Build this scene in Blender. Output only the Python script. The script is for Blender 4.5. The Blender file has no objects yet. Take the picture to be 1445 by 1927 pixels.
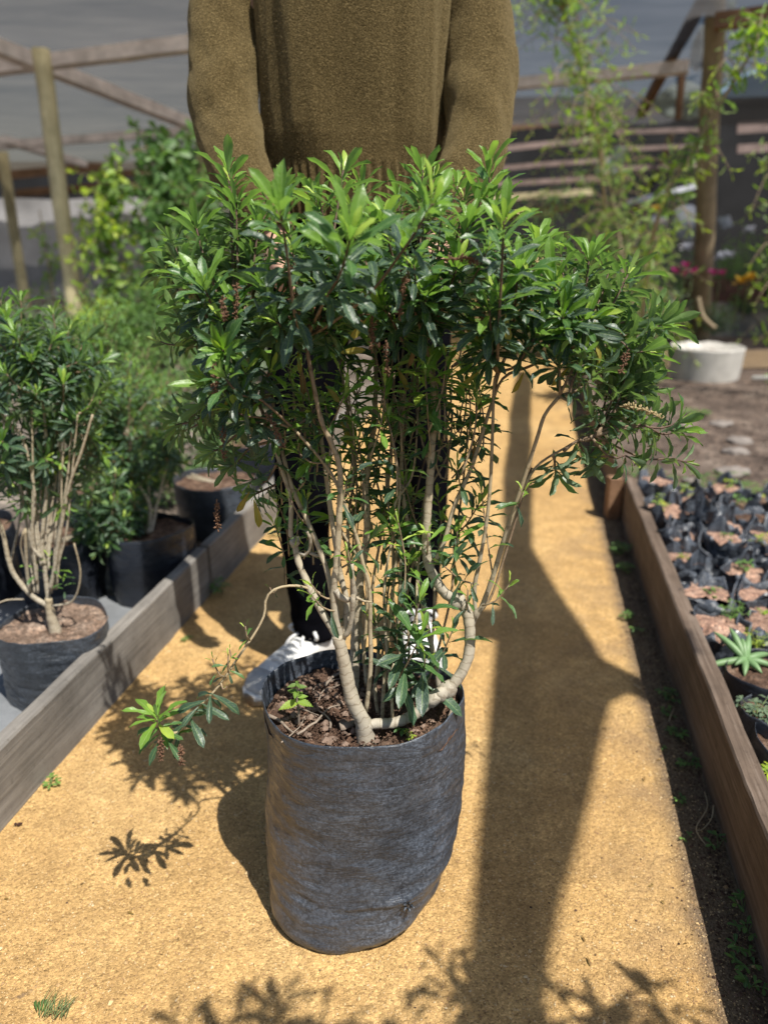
import bpy, bmesh, math, random
import numpy as np
from mathutils import Vector, Matrix, noise

# ---------------------------------------------------------------- camera, world, sun, exposure
C = bpy.context.scene
COL = C.collection
H = 0.95                      # lens height above the path
FPX, CX, CY = 1450.0, 722.5, 963.5
PITCH = math.radians(19.4)
cd = bpy.data.cameras.new("camera")
cam = bpy.data.objects.new("camera", cd)
COL.objects.link(cam)
cam.location = (0, 0, H)
cam.rotation_euler = (math.radians(90) - PITCH, 0, 0)
cd.sensor_fit = 'VERTICAL'
cd.sensor_height = 34.6
cd.sensor_width = 26.0
cd.lens = 34.6 * FPX / 1927.0
cd.clip_start = 0.02
cd.clip_end = 400
cd.dof.use_dof = True
cd.dof.focus_distance = 1.01
cd.dof.aperture_fstop = 3.0
C.camera = cam

SUN = Vector((0.35, -0.42, 1.0)).normalized()
w = bpy.data.worlds.new("World")
C.world = w
w.use_nodes = True
nt = w.node_tree
bg = nt.nodes['Background']
sky = nt.nodes.new('ShaderNodeTexSky')
sky.sky_type = 'NISHITA'
sky.sun_disc = False
sky.sun_elevation = math.asin(SUN.z)
sky.sun_rotation = math.atan2(SUN.x, SUN.y)
sky.air_density = 1.0
sky.dust_density = 1.5
nt.links.new(sky.outputs[0], bg.inputs[0])
bg.inputs[1].default_value = 0.075
ld = bpy.data.lights.new("sun", 'SUN')
ld.energy = 5.0
ld.angle = math.radians(0.55)
ld.color = (1.0, 0.95, 0.87)
lo = bpy.data.objects.new("sun", ld)
COL.objects.link(lo)
lo.rotation_euler = SUN.to_track_quat('Z', 'Y').to_euler()
C.view_settings.view_transform = 'Standard'
C.view_settings.look = 'None'
C.view_settings.gamma = 1
C.view_settings.exposure = 0.52
C.view_settings.use_curve_mapping = False

rng = random.Random(7)
nrs = np.random.RandomState(7)
U = rng.uniform

# ---------------------------------------------------------------- survey helpers (turn sight lines into real places)
sp, cp = math.sin(PITCH), math.cos(PITCH)
def ray(px, py):
    xc = (px - CX) / FPX; yc = (CY - py) / FPX
    return Vector((xc, cp + yc * sp, -sp + yc * cp))
def at(px, py, Y):                # point on the sight line at world distance Y
    d = ray(px, py); t = Y / d.y
    return Vector((0, 0, H)) + d * t
def on(px, py, z=0.0):            # point on the sight line at height z
    d = ray(px, py); t = (z - H) / d.z
    return Vector((0, 0, H)) + d * t

# ---------------------------------------------------------------- mesh helpers
def raw_mesh(name, V, F, mats=(), smooth=True, tone=None, uv=None, fmat=None):
    me = bpy.data.meshes.new(name)
    V = np.asarray(V, dtype=np.float32)
    lens = np.array([len(f) for f in F], dtype=np.int32) if not isinstance(F, np.ndarray) else np.full(len(F), F.shape[1], dtype=np.int32)
    flat = F.ravel().astype(np.int32) if isinstance(F, np.ndarray) else np.fromiter((i for f in F for i in f), dtype=np.int32)
    me.vertices.add(len(V)); me.vertices.foreach_set('co', V.ravel())
    me.loops.add(len(flat)); me.loops.foreach_set('vertex_index', flat)
    me.polygons.add(len(lens))
    st = np.zeros(len(lens), dtype=np.int32); st[1:] = np.cumsum(lens)[:-1]
    me.polygons.foreach_set('loop_start', st)
    for m in mats: me.materials.append(m)
    if fmat is not None: me.polygons.foreach_set('material_index', np.asarray(fmat, dtype=np.int32))
    me.update(calc_edges=True)
    me.polygons.foreach_set('use_smooth', np.full(len(lens), smooth, dtype=bool))
    if tone is not None:
        a = me.attributes.new('tone', 'FLOAT', 'POINT'); a.data.foreach_set('value', np.asarray(tone, dtype=np.float32))
    if uv is not None:
        a = me.attributes.new('luv', 'FLOAT_VECTOR', 'POINT')
        u = np.zeros((len(V), 3), dtype=np.float32); u[:, :2] = uv
        a.data.foreach_set('vector', u.ravel())
    me.validate()
    return me

class MB:
    """collects shapes, then links them as ONE mesh object"""
    def __init__(s): s.V = []; s.F = []; s.fm = []; s.m = 0
    def add(s, V, F):
        b = len(s.V); s.V.extend([tuple(v) for v in V]); s.F.extend([tuple(i + b for i in f) for f in F]); s.fm.extend([s.m] * len(F))
    def tube(s, pts, rad, n=8, seed=0, wob=0.0, cap=True):
        V, F = tube(pts, rad, n, seed, wob, cap); s.add(V, F)
    def box(s, p, q, wdt, hgt, up=Vector((0, 0, 1)), jit=0.0, cuts=1):
        p = Vector(p); q = Vector(q); d = (q - p).normalized()
        x = d.cross(up).normalized(); z = x.cross(d).normalized()
        V = []; F = []
        for i in range(cuts + 1):
            c = p.lerp(q, i / cuts)
            for (a, b) in ((-1, -1), (1, -1), (1, 1), (-1, 1)):
                V.append(c + x * (a * wdt / 2 + U(-jit, jit)) + z * (b * hgt / 2 + U(-jit, jit)))
        for i in range(cuts):
            o = i * 4
            for k in range(4): F.append((o + k, o + (k + 1) % 4, o + 4 + (k + 1) % 4, o + 4 + k))
        F.append((3, 2, 1, 0)); o = cuts * 4; F.append((o, o + 1, o + 2, o + 3))
        s.add(V, F)
    def build(s, name, mat, parent=None, smooth=True, bevel=0.0):
        mats = mat if isinstance(mat, (list, tuple)) else [mat]
        me = raw_mesh(name, s.V, s.F, mats, smooth, fmat=s.fm)
        o = link(name, me, parent)
        if bevel:
            b = o.modifiers.new('bevel', 'BEVEL'); b.width = bevel; b.segments = 2; b.limit_method = 'ANGLE'
        return o

def link(name, me, parent=None):
    o = bpy.data.objects.new(name, me); COL.objects.link(o)
    if parent is not None: o.parent = parent
    return o
def tag(o, label=None, cat=None, group=None, kind=None):
    if label: o['label'] = label
    if cat: o['category'] = cat
    if group: o['group'] = group
    if kind: o['kind'] = kind
    return o
def empty(name, loc=(0, 0, 0), rz=0.0):
    o = bpy.data.objects.new(name, None); COL.objects.link(o)
    o.location = loc; o.rotation_euler = (0, 0, rz); o.empty_display_size = 0.05
    return o
def children(o): return [c for c in COL.objects if c.parent == o]
KIDS = {}

def smooth_path(pts, n_per=6):
    P = [Vector(p) for p in pts]
    if len(P) < 3: return [P[0].lerp(P[-1], i / n_per) for i in range(n_per + 1)]
    out = []
    for i in range(len(P) - 1):
        p0 = P[max(i - 1, 0)]; p1 = P[i]; p2 = P[i + 1]; p3 = P[min(i + 2, len(P) - 1)]
        for k in range(n_per):
            t = k / n_per; t2 = t * t; t3 = t2 * t
            out.append(0.5 * ((2 * p1) + (p2 - p0) * t + (2 * p0 - 5 * p1 + 4 * p2 - p3) * t2 + (3 * p1 - p0 - 3 * p2 + p3) * t3))
    out.append(P[-1].copy())
    return out
def resample(pts, step):
    out = [pts[0].copy()]; acc = 0.0
    L = sum((pts[i + 1] - pts[i]).length for i in range(len(pts) - 1))
    n = max(2, int(L / step)); st = L / n; need = st; run = 0.0
    for i in range(len(pts) - 1):
        a, b = pts[i], pts[i + 1]; l = (b - a).length
        while l > 0 and run + l >= need - 1e-9 and len(out) < n:
            out.append(a.lerp(b, (need - run) / l)); need += st
        run += l
    out.append(pts[-1].copy())
    return out
def tube(pts, rad, n=8, seed=0, wob=0.0, cap=True):
    pts = [Vector(p) for p in pts]; N = len(pts)
    if not hasattr(rad, '__len__'): rad = [rad] * N
    V = []; F = []
    t0 = (pts[1] - pts[0]).normalized()
    ref = Vector((0, 0, 1)) if abs(t0.z) < 0.9 else Vector((1, 0, 0))
    x = t0.cross(ref).normalized()
    for i in range(N):
        t = (pts[min(i + 1, N - 1)] - pts[max(i - 1, 0)])
        t = t.normalized() if t.length > 1e-9 else t0
        x = (x - t * x.dot(t)); x = x.normalized() if x.length > 1e-6 else t.orthogonal().normalized()
        y = t.cross(x)
        for k in range(n):
            a = 2 * math.pi * k / n; r = rad[i]
            if wob: r *= 1 + wob * noise.noise(Vector((math.cos(a) * 1.3 + seed, math.sin(a) * 1.3, i * 0.35 + seed * 3.1)))
            V.append(pts[i] + x * (math.cos(a) * r) + y * (math.sin(a) * r))
    for i in range(N - 1):
        for k in range(n):
            a = i * n + k; b = i * n + (k + 1) % n
            F.append((a, b, b + n, a + n))
    if cap:
        F.append(tuple(range(n))[::-1]); F.append(tuple((N - 1) * n + k for k in range(n)))
    return V, F
def loft(rings, cap_a=True, cap_b=True):
    n = len(rings[0]); V = [v for r in rings for v in r]; F = []
    for i in range(len(rings) - 1):
        for k in range(n):
            a = i * n + k; b = i * n + (k + 1) % n
            F.append((a, b, b + n, a + n))
    if cap_a: F.append(tuple(range(n))[::-1])
    if cap_b: F.append(tuple((len(rings) - 1) * n + k for k in range(n)))
    return V, F

# ---------------------------------------------------------------- materials
def mat(name):
    m = bpy.data.materials.new(name); m.use_nodes = True
    return m, m.node_tree, m.node_tree.nodes['Principled BSDF']
def N(nt, kind, **kw):
    n = nt.nodes.new('ShaderNode' + kind)
    for k, v in kw.items():
        if k.startswith('i_'): n.inputs[int(k[2:]) if k[2:].isdigit() else k[2:].replace('_', ' ')].default_value = v
        else: setattr(n, k, v)
    return n
def L(nt, a, b): nt.links.new(a, b)
def ramp(nt, fac, stops, interp='LINEAR'):
    r = nt.nodes.new('ShaderNodeValToRGB'); r.color_ramp.interpolation = interp
    while len(r.color_ramp.elements) < len(stops): r.color_ramp.elements.new(0.5)
    for e, (p, c) in zip(r.color_ramp.elements, stops):
        e.position = p; e.color = (c[0], c[1], c[2], 1) if len(c) == 3 else c
    L(nt, fac, r.inputs[0]); return r.outputs[0]
def mixc(nt, fac, a, b, mode='MIX'):
    m = nt.nodes.new('ShaderNodeMix'); m.data_type = 'RGBA'; m.blend_type = mode
    for s, v in ((m.inputs[0], fac), (m.inputs[6], a), (m.inputs[7], b)):
        if hasattr(v, 'links') or isinstance(v, bpy.types.NodeSocket): L(nt, v, s)
        elif isinstance(v, (int, float)): s.default_value = v
        else: s.default_value = (v[0], v[1], v[2], 1)
    return m.outputs[2]
def math_(nt, op, a, b=None, c=None):
    m = nt.nodes.new('ShaderNodeMath'); m.operation = op
    for i, v in enumerate((a, b, c)):
        if v is None: continue
        if isinstance(v, bpy.types.NodeSocket): L(nt, v, m.inputs[i])
        else: m.inputs[i].default_value = v
    return m.outputs[0]
def pos(nt, scale=(1, 1, 1), obj=False, rot=(0, 0, 0)):
    if obj:
        t = N(nt, 'TexCoord'); src = t.outputs['Object']
    else:
        g = N(nt, 'NewGeometry'); src = g.outputs['Position']
    mp = N(nt, 'Mapping'); mp.inputs['Scale'].default_value = scale; mp.inputs['Rotation'].default_value = rot
    L(nt, src, mp.inputs[0]); return mp.outputs[0]
def noise_(nt, vec, scale, detail=4, rough=0.55, dist=0.0, out='Fac'):
    n = N(nt, 'TexNoise'); L(nt, vec, n.inputs['Vector']); n.inputs['Scale'].default_value = scale
    n.inputs['Detail'].default_value = detail; n.inputs['Roughness'].default_value = rough; n.inputs['Distortion'].default_value = dist
    return n.outputs[out]
def vor(nt, vec, scale, feature='F1', out='Distance', rnd=1.0):
    n = N(nt, 'TexVoronoi'); n.feature = feature; L(nt, vec, n.inputs['Vector']); n.inputs['Scale'].default_value = scale
    n.inputs['Randomness'].default_value = rnd
    return n.outputs[out]
def bump(nt, h, strength, dist, prev=None):
    b = N(nt, 'Bump'); b.inputs['Strength'].default_value = strength; b.inputs['Distance'].default_value = dist
    L(nt, h, b.inputs['Height'])
    if prev is not None: L(nt, prev, b.inputs['Normal'])
    return b.outputs[0]

def m_simple(name, col, rough=0.7, var=0.25, scale=20, bmp=0.3, bd=0.004, spec=0.4, stretch=(1, 1, 1)):
    m, nt, b = mat(name); p = pos(nt, stretch)
    n = noise_(nt, p, scale, 6, 0.6)
    lo = [c * (1 - var) for c in col]; hi = [min(1, c * (1 + var)) for c in col]
    L(nt, ramp(nt, n, [(0.3, lo), (0.7, hi)]), b.inputs['Base Color'])
    b.inputs['Roughness'].default_value = rough; b.inputs['Specular IOR Level'].default_value = spec
    L(nt, bump(nt, noise_(nt, p, scale * 3, 6, 0.65), bmp, bd), b.inputs['Normal'])
    return m

def m_leaf(name, stops, trans=0.28, rough=0.42, dusty=0.35):
    m, nt, b = mat(name)
    a = N(nt, 'Attribute', attribute_name='tone'); uvn = N(nt, 'Attribute', attribute_name='luv')
    sx = N(nt, 'SeparateXYZ'); L(nt, uvn.outputs['Vector'], sx.inputs[0])
    base = ramp(nt, a.outputs['Fac'], stops)
    p = pos(nt)
    nz = noise_(nt, p, 60, 4)
    base = mixc(nt, 0.55, base, mixc(nt, nz, (0.35, 0.35, 0.35), (1.45, 1.4, 1.3)), 'MULTIPLY')
    au = math_(nt, 'ABSOLUTE', sx.outputs[0])
    mid = math_(nt, 'LESS_THAN', au, 0.09)
    # side veins run outward and forward
    v = math_(nt, 'SUBTRACT', math_(nt, 'MULTIPLY', sx.outputs[1], 9.0), math_(nt, 'MULTIPLY', au, 2.2))
    vs = math_(nt, 'PINGPONG', v, 0.5)
    veins = math_(nt, 'MULTIPLY', math_(nt, 'LESS_THAN', vs, 0.07), 0.35)
    edge = math_(nt, 'MULTIPLY', math_(nt, 'GREATER_THAN', au, 0.93), 0.4)
    vm = math_(nt, 'MINIMUM', math_(nt, 'ADD', math_(nt, 'ADD', math_(nt, 'MULTIPLY', mid, 0.6), veins), edge), 0.8)
    light = mixc(nt, 0.6, base, (0.30, 0.42, 0.16))
    col = mixc(nt, vm, base, light)
    dn = noise_(nt, p, 420, 3, 0.6)
    spots = ramp(nt, dn, [(0.56, (0, 0, 0)), (0.68, (1, 1, 1))])
    old = math_(nt, 'SUBTRACT', 1.0, a.outputs['Fac'])
    sf = math_(nt, 'MULTIPLY', math_(nt, 'MULTIPLY', spots, old), dusty)
    col = mixc(nt, sf, col, (0.34, 0.38, 0.33))
    g = N(nt, 'NewGeometry')
    back = mixc(nt, 0.45, col, (0.22, 0.30, 0.17))
    col = mixc(nt, g.outputs['Backfacing'], col, back)
    L(nt, col, b.inputs['Base Color'])
    b.inputs['Roughness'].default_value = rough
    b.inputs['Specular IOR Level'].default_value = 0.45
    L(nt, bump(nt, math_(nt, 'ADD', math_(nt, 'MULTIPLY', vm, -0.6), noise_(nt, p, 300, 3)), 0.35, 0.0012), b.inputs['Normal'])
    tr = N(nt, 'BsdfTranslucent')
    L(nt, mixc(nt, 1.0, col, (1.9, 2.3, 0.8), 'MULTIPLY'), tr.inputs[0])
    ms = N(nt, 'MixShader'); ms.inputs[0].default_value = trans
    L(nt, b.outputs[0], ms.inputs[1]); L(nt, tr.outputs[0], ms.inputs[2])
    L(nt, ms.outputs[0], nt.nodes['Material Output'].inputs[0])
    return m
LEAF = m_leaf('shrub_leaf', [(0.0, (0.040, 0.074, 0.060)), (0.35, (0.046, 0.096, 0.056)), (0.6, (0.058, 0.142, 0.038)), (0.85, (0.165, 0.305, 0.036)), (1.0, (0.36, 0.48, 0.08))], 0.28, 0.36)
LEAF_B = m_leaf('background_leaf', [(0.0, (0.035, 0.075, 0.030)), (0.5, (0.07, 0.16, 0.040)), (1.0, (0.15, 0.28, 0.065))], 0.3, 0.5, 0.15)
LEAF_Y = m_leaf('yellow_green_leaf', [(0.0, (0.10, 0.17, 0.04)), (0.5, (0.20, 0.33, 0.05)), (1.0, (0.42, 0.50, 0.04))], 0.35, 0.5, 0.1)
LEAF_G = m_leaf('grey_green_leaf', [(0.0, (0.07, 0.11, 0.075)), (1.0, (0.16, 0.22, 0.14))], 0.2, 0.6, 0.2)
LEAF_OLD = m_leaf('withered_leaf', [(0.0, (0.20, 0.10, 0.035)), (1.0, (0.36, 0.29, 0.05))], 0.25, 0.6, 0.0)

def m_bark():
    m, nt, b = mat('pale_ringed_bark')
    a = N(nt, 'Attribute', attribute_name='tone'); p = pos(nt)
    base = ramp(nt, a.outputs['Fac'], [(0.0, (0.36, 0.325, 0.26)), (0.45, (0.37, 0.30, 0.185)), (0.7, (0.27, 0.195, 0.12)), (1.0, (0.085, 0.045, 0.032))])
    uvn = N(nt, 'Attribute', attribute_name='luv'); sx = N(nt, 'SeparateXYZ'); L(nt, uvn.outputs['Vector'], sx.inputs[0])
    nz = noise_(nt, p, 90, 5)
    ring = math_(nt, 'PINGPONG', math_(nt, 'ADD', math_(nt, 'MULTIPLY', sx.outputs[1], 1.0), math_(nt, 'MULTIPLY', noise_(nt, p, 45, 3), 2.2)), 0.5)
    rm = ramp(nt, ring, [(0.0, (0.48, 0.42, 0.35)), (0.12, (1, 1, 1))])
    col = mixc(nt, 0.75, base, rm, 'MULTIPLY')
    col = mixc(nt, 0.7, col, mixc(nt, nz, (0.45, 0.43, 0.4), (1.5, 1.5, 1.5)), 'MULTIPLY')
    col = mixc(nt, math_(nt, 'MULTIPLY', ramp(nt, noise_(nt, p, 190, 4, 0.7), [(0.62, (0, 0, 0)), (0.70, (1, 1, 1))]), 0.55), col, (0.11, 0.085, 0.06))
    L(nt, col, b.inputs['Base Color']); b.inputs['Roughness'].default_value = 0.72
    L(nt, bump(nt, noise_(nt, p, 500, 4), 0.4, 0.001), b.inputs['Normal'])
    return m
BARK = m_bark()

def m_path():
    m, nt, b = mat('ochre_grit'); p = pos(nt)
    big = noise_(nt, p, 2.2, 5, 0.6, 0.4); med = noise_(nt, p, 17, 5, 0.6)
    cells = N(nt, 'TexVoronoi'); L(nt, p, cells.inputs['Vector']); cells.inputs['Scale'].default_value = 410
    cells2 = N(nt, 'TexVoronoi'); L(nt, p, cells2.inputs['Vector']); cells2.inputs['Scale'].default_value = 140
    base = ramp(nt, big, [(0.25, (0.385, 0.238, 0.092)), (0.5, (0.50, 0.322, 0.130)), (0.75, (0.58, 0.40, 0.18))])
    base = mixc(nt, 0.5, base, ramp(nt, med, [(0.3, (0.62, 0.6, 0.6)), (0.7, (1.3, 1.3, 1.3))]), 'MULTIPLY')
    sep = N(nt, 'SeparateColor'); L(nt, cells.outputs['Color'], sep.inputs[0])
    grain = ramp(nt, sep.outputs[0], [(0.0, (0.42, 0.39, 0.36)), (0.22, (0.85, 0.84, 0.83)), (0.8, (1.12, 1.1, 1.08)), (1.0, (1.6, 1.65, 1.7))])
    base = mixc(nt, 0.75, base, grain, 'MULTIPLY')
    sep2 = N(nt, 'SeparateColor'); L(nt, cells2.outputs['Color'], sep2.inputs[0])
    base = mixc(nt, 0.35, base, ramp(nt, sep2.outputs[1], [(0.0, (0.6, 0.58, 0.56)), (0.5, (1, 1, 1)), (1.0, (1.25, 1.25, 1.3))]), 'MULTIPLY')
    # greyish dirt worn into the right side and dark stains
    sx = N(nt, 'SeparateXYZ'); g = N(nt, 'NewGeometry'); L(nt, g.outputs['Position'], sx.inputs[0])
    side = math_(nt, 'SUBTRACT', sx.outputs[0], math_(nt, 'ADD', math_(nt, 'MULTIPLY', sx.outputs[1], 0.18), 0.05))
    sm = ramp(nt, side, [(0.0, (0, 0, 0)), (0.25, (1, 1, 1))])
    st = math_(nt, 'MULTIPLY', sm, ramp(nt, noise_(nt, p, 5.5, 5, 0.65), [(0.48, (0, 0, 0)), (0.66, (1, 1, 1))]))
    base = mixc(nt, math_(nt, 'MULTIPLY', st, 0.6), base, (0.17, 0.12, 0.085))
    sp_ = ramp(nt, noise_(nt, p, 26, 3, 0.6), [(0.70, (0, 0, 0)), (0.76, (1, 1, 1))])
    base = mixc(nt, math_(nt, 'MULTIPLY', sp_, 0.6), base, (0.12, 0.085, 0.07))
    pl_ = ramp(nt, noise_(nt, p, 3.1, 4, 0.6, 0.8), [(0.5, (0, 0, 0)), (0.72, (1, 1, 1))])
    base = mixc(nt, math_(nt, 'MULTIPLY', pl_, 0.4), base, (0.34, 0.21, 0.085))
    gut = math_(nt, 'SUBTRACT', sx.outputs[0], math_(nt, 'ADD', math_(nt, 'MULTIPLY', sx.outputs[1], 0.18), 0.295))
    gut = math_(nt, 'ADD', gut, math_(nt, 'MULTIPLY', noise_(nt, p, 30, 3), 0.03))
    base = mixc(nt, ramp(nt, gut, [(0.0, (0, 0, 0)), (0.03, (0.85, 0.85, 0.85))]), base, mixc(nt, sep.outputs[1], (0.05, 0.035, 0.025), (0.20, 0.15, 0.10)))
    L(nt, base, b.inputs['Base Color']); b.inputs['Roughness'].default_value = 0.9; b.inputs['Specular IOR Level'].default_value = 0.25
    h = math_(nt, 'ADD', math_(nt, 'MULTIPLY', cells.outputs['Distance'], -0.6), math_(nt, 'MULTIPLY', cells2.outputs['Distance'], -0.9))
    n1 = bump(nt, h, 0.8, 0.0027)
    n2 = bump(nt, noise_(nt, p, 60, 7, 0.7), 0.6, 0.009, n1)
    L(nt, n2, b.inputs['Normal'])
    return m
PATH = m_path()

def m_soil(name, cols, scale=14, grain=160):
    m, nt, b = mat(name); p = pos(nt)
    n = noise_(nt, p, scale, 6, 0.65, 0.3)
    base = ramp(nt, n, [(0.3, cols[0]), (0.5, cols[1]), (0.72, cols[2])])
    cells = N(nt, 'TexVoronoi'); L(nt, p, cells.inputs['Vector']); cells.inputs['Scale'].default_value = grain
    sep = N(nt, 'SeparateColor'); L(nt, cells.outputs['Color'], sep.inputs[0])
    base = mixc(nt, 0.7, base, ramp(nt, sep.outputs[0], [(0, (0.45, 0.45, 0.45)), (0.7, (1.1, 1.1, 1.1)), (1, (2.0, 1.9, 1.8))]), 'MULTIPLY')
    L(nt, base, b.inputs['Base Color']); b.inputs['Roughness'].default_value = 0.92; b.inputs['Specular IOR Level'].default_value = 0.2
    n1 = bump(nt, math_(nt, 'MULTIPLY', cells.outputs['Distance'], -1.0), 0.7, 0.5 / grain)
    L(nt, bump(nt, noise_(nt, p, scale * 4, 7, 0.7), 0.7, 0.012, n1), b.inputs['Normal'])
    return m
SOIL_BED = m_soil('bed_soil', [(0.05, 0.037, 0.03), (0.105, 0.078, 0.062), (0.20, 0.16, 0.13)], 5, 70)
SOIL_POT = m_soil('potting_soil', [(0.045, 0.026, 0.018), (0.11, 0.066, 0.045), (0.26, 0.18, 0.13)], 22, 230)
SOIL_GREY = m_soil('pale_dry_soil', [(0.07, 0.055, 0.045), (0.14, 0.115, 0.095), (0.24, 0.21, 0.18)], 3, 40)
GRIT_PINK = m_soil('pink_volcanic_grit', [(0.20, 0.115, 0.085), (0.36, 0.225, 0.165), (0.48, 0.33, 0.25)], 30, 210)

SOIL_L = m_soil('pale_brown_pot_soil', [(0.10, 0.065, 0.045), (0.22, 0.155, 0.115), (0.36, 0.28, 0.22)], 26, 190)

def m_bag(name, dust=1.0, base=(0.018, 0.021, 0.027), obj=True, sc=1.0):
    m, nt, b = mat(name)
    p = pos(nt, (1, 1, 1), obj)
    big = noise_(nt, p, 8 * sc, 5, 0.6)
    dv = N(nt, 'VectorMath'); dv.operation = 'MULTIPLY_ADD'; L(nt, noise_(nt, p, 90 * sc, 3, out='Color'), dv.inputs[0]); dv.inputs[1].default_value = (.010, .010, .010); L(nt, p, dv.inputs[2]); pd = dv.outputs[0]
    v1 = vor(nt, pd, 150 * sc, 'F1')
    wv = noise_(nt, p, 30 * sc, 4, 0.6, 1.0)
    # dried drops: pale rims round darker centres
    rim = ramp(nt, v1, [(0.16, (0.35, 0.35, 0.35)), (0.34, (0.75, 0.75, 0.75)), (0.46, (0.25, 0.25, 0.25)), (0.65, (0.04, 0.04, 0.04))])
    vv = N(nt, 'TexVoronoi'); L(nt, pd, vv.inputs['Vector']); vv.inputs['Scale'].default_value = 150 * sc
    sepv = N(nt, 'SeparateColor'); L(nt, vv.outputs['Color'], sepv.inputs[0])
    pres = ramp(nt, sepv.outputs[0], [(0.25, (0, 0, 0)), (0.6, (1, 1, 1))])
    d = math_(nt, 'MULTIPLY', math_(nt, 'MULTIPLY', rim, pres), ramp(nt, big, [(0.3, (0.35, 0.35, 0.35)), (0.65, (1, 1, 1))]))
    fine = ramp(nt, noise_(nt, p, 260 * sc, 5, 0.7), [(0.45, (0, 0, 0)), (0.75, (1, 1, 1))])
    d = math_(nt, 'MAXIMUM', math_(nt, 'MULTIPLY', d, 0.50 * dust), math_(nt, 'MULTIPLY', fine, 0.50 * dust))
    film = math_(nt, 'MULTIPLY', ramp(nt, wv, [(0.3, (0.15, 0.15, 0.15)), (0.7, (0.6, 0.6, 0.6))]), 0.26 * dust)
    patch = ramp(nt, noise_(nt, pos(nt, (1, 1, .7), obj), 4.5 * sc, 4, .6, .6), [(0.38, (0.45, 0.45, 0.45)), (0.66, (1.35, 1.35, 1.35))])
    d = math_(nt, 'MINIMUM', math_(nt, 'MULTIPLY', math_(nt, 'ADD', d, film), patch), 0.9)
    dc = mixc(nt, noise_(nt, p, 9 * sc, 3), (0.17, 0.22, 0.31), (0.27, 0.30, 0.34))
    col = mixc(nt, d, base, dc)
    L(nt, col, b.inputs['Base Color'])
    L(nt, ramp(nt, d, [(0.0, (0.27, 0.27, 0.27)), (0.6, (0.52, 0.52, 0.52))]), b.inputs['Roughness'])
    b.inputs['Specular IOR Level'].default_value = 0.55
    ps = pos(nt, (3.5, 3.5, 26), obj)
    n1 = bump(nt, noise_(nt, ps, 2.2 * sc, 5, 0.55, 1.0), 0.28, 0.005)
    rg = math_(nt, 'ABSOLUTE', math_(nt, 'SUBTRACT', noise_(nt, pos(nt, (1, 1, 4.5), obj), 9 * sc, 6, 0.62, 1.4), 0.5))
    n15 = bump(nt, ramp(nt, rg, [(0.0, (0, 0, 0)), (0.05, (1, 1, 1))]), 0.35, 0.0022, n1)
    n2 = bump(nt, noise_(nt, p, 130 * sc, 4), 0.12, 0.0010, n15)
    L(nt, n2, b.inputs['Normal'])
    return m
BAG = m_bag('dusty_black_polythene', 1.0)
BAG_D = m_bag('clean_black_polythene', 0.22, (0.010, 0.012, 0.018))
BAG_M = m_bag('grey_dusted_polythene', 0.85, (0.016, 0.018, 0.02))
BAG_S = m_bag('small_bag_polythene', 1.0, (0.022, 0.025, 0.03), True, 0.8)

def m_wood(name, a, b_, c, rough=0.8, ang=0.0, grain=1.0):
    m, nt, b = mat(name)
    p0 = pos(nt, (1, 1, 1), True)
    mp = N(nt, 'Mapping'); mp.inputs['Scale'].default_value = (75 * grain, 2.6, 75 * grain); L(nt, p0, mp.inputs[0]); p = mp.outputs[0]
    n = noise_(nt, p, 1.5, 6, 0.65, 0.8)
    base = ramp(nt, n, [(0.28, a), (0.52, b_), (0.78, c)])
    bl = noise_(nt, pos(nt), 6, 5, 0.6)
    base = mixc(nt, 0.75, base, ramp(nt, bl, [(0.3, (0.55, 0.55, 0.55)), (0.7, (1.3, 1.3, 1.3))]), 'MULTIPLY')
    sk = noise_(nt, pos(nt), 75, 5, 0.7)
    base = mixc(nt, 0.6, base, ramp(nt, sk, [(0.30, (0.45, 0.43, 0.4)), (0.42, (1, 1, 1)), (0.66, (1, 1, 1)), (0.74, (1.7, 1.6, 1.5))]), 'MULTIPLY')
    L(nt, base, b.inputs['Base Color']); b.inputs['Roughness'].default_value = rough; b.inputs['Specular IOR Level'].default_value = 0.3
    n1 = bump(nt, n, 0.45, 0.002)
    L(nt, bump(nt, noise_(nt, pos(nt), 180, 5, 0.7), 0.4, 0.0012, n1), b.inputs['Normal'])
    return m
BOARD_R = m_wood('weathered_brown_board', (0.07, 0.048, 0.033), (0.135, 0.098, 0.072), (0.235, 0.19, 0.155))
BOARD_L = m_wood('grey_muddy_board', (0.12, 0.11, 0.098), (0.20, 0.185, 0.165), (0.29, 0.27, 0.24))
BEAM = m_wood('pinkish_rough_beam', (0.62, 0.54, 0.51), (0.80, 0.72, 0.69), (0.88, 0.82, 0.79))
BEAM_B = m_wood('brown_beam', (0.11, 0.06, 0.035), (0.20, 0.115, 0.065), (0.30, 0.19, 0.12))
POST = m_wood('round_yellow_post', (0.38, 0.32, 0.18), (0.54, 0.47, 0.28), (0.64, 0.58, 0.38))
SLAT = m_wood('dull_pink_slat', (0.17, 0.12, 0.10), (0.27, 0.20, 0.175), (0.36, 0.28, 0.25))
POST_B = m_wood('round_brown_post', (0.15, 0.115, 0.07), (0.25, 0.195, 0.12), (0.34, 0.28, 0.19))

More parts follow.
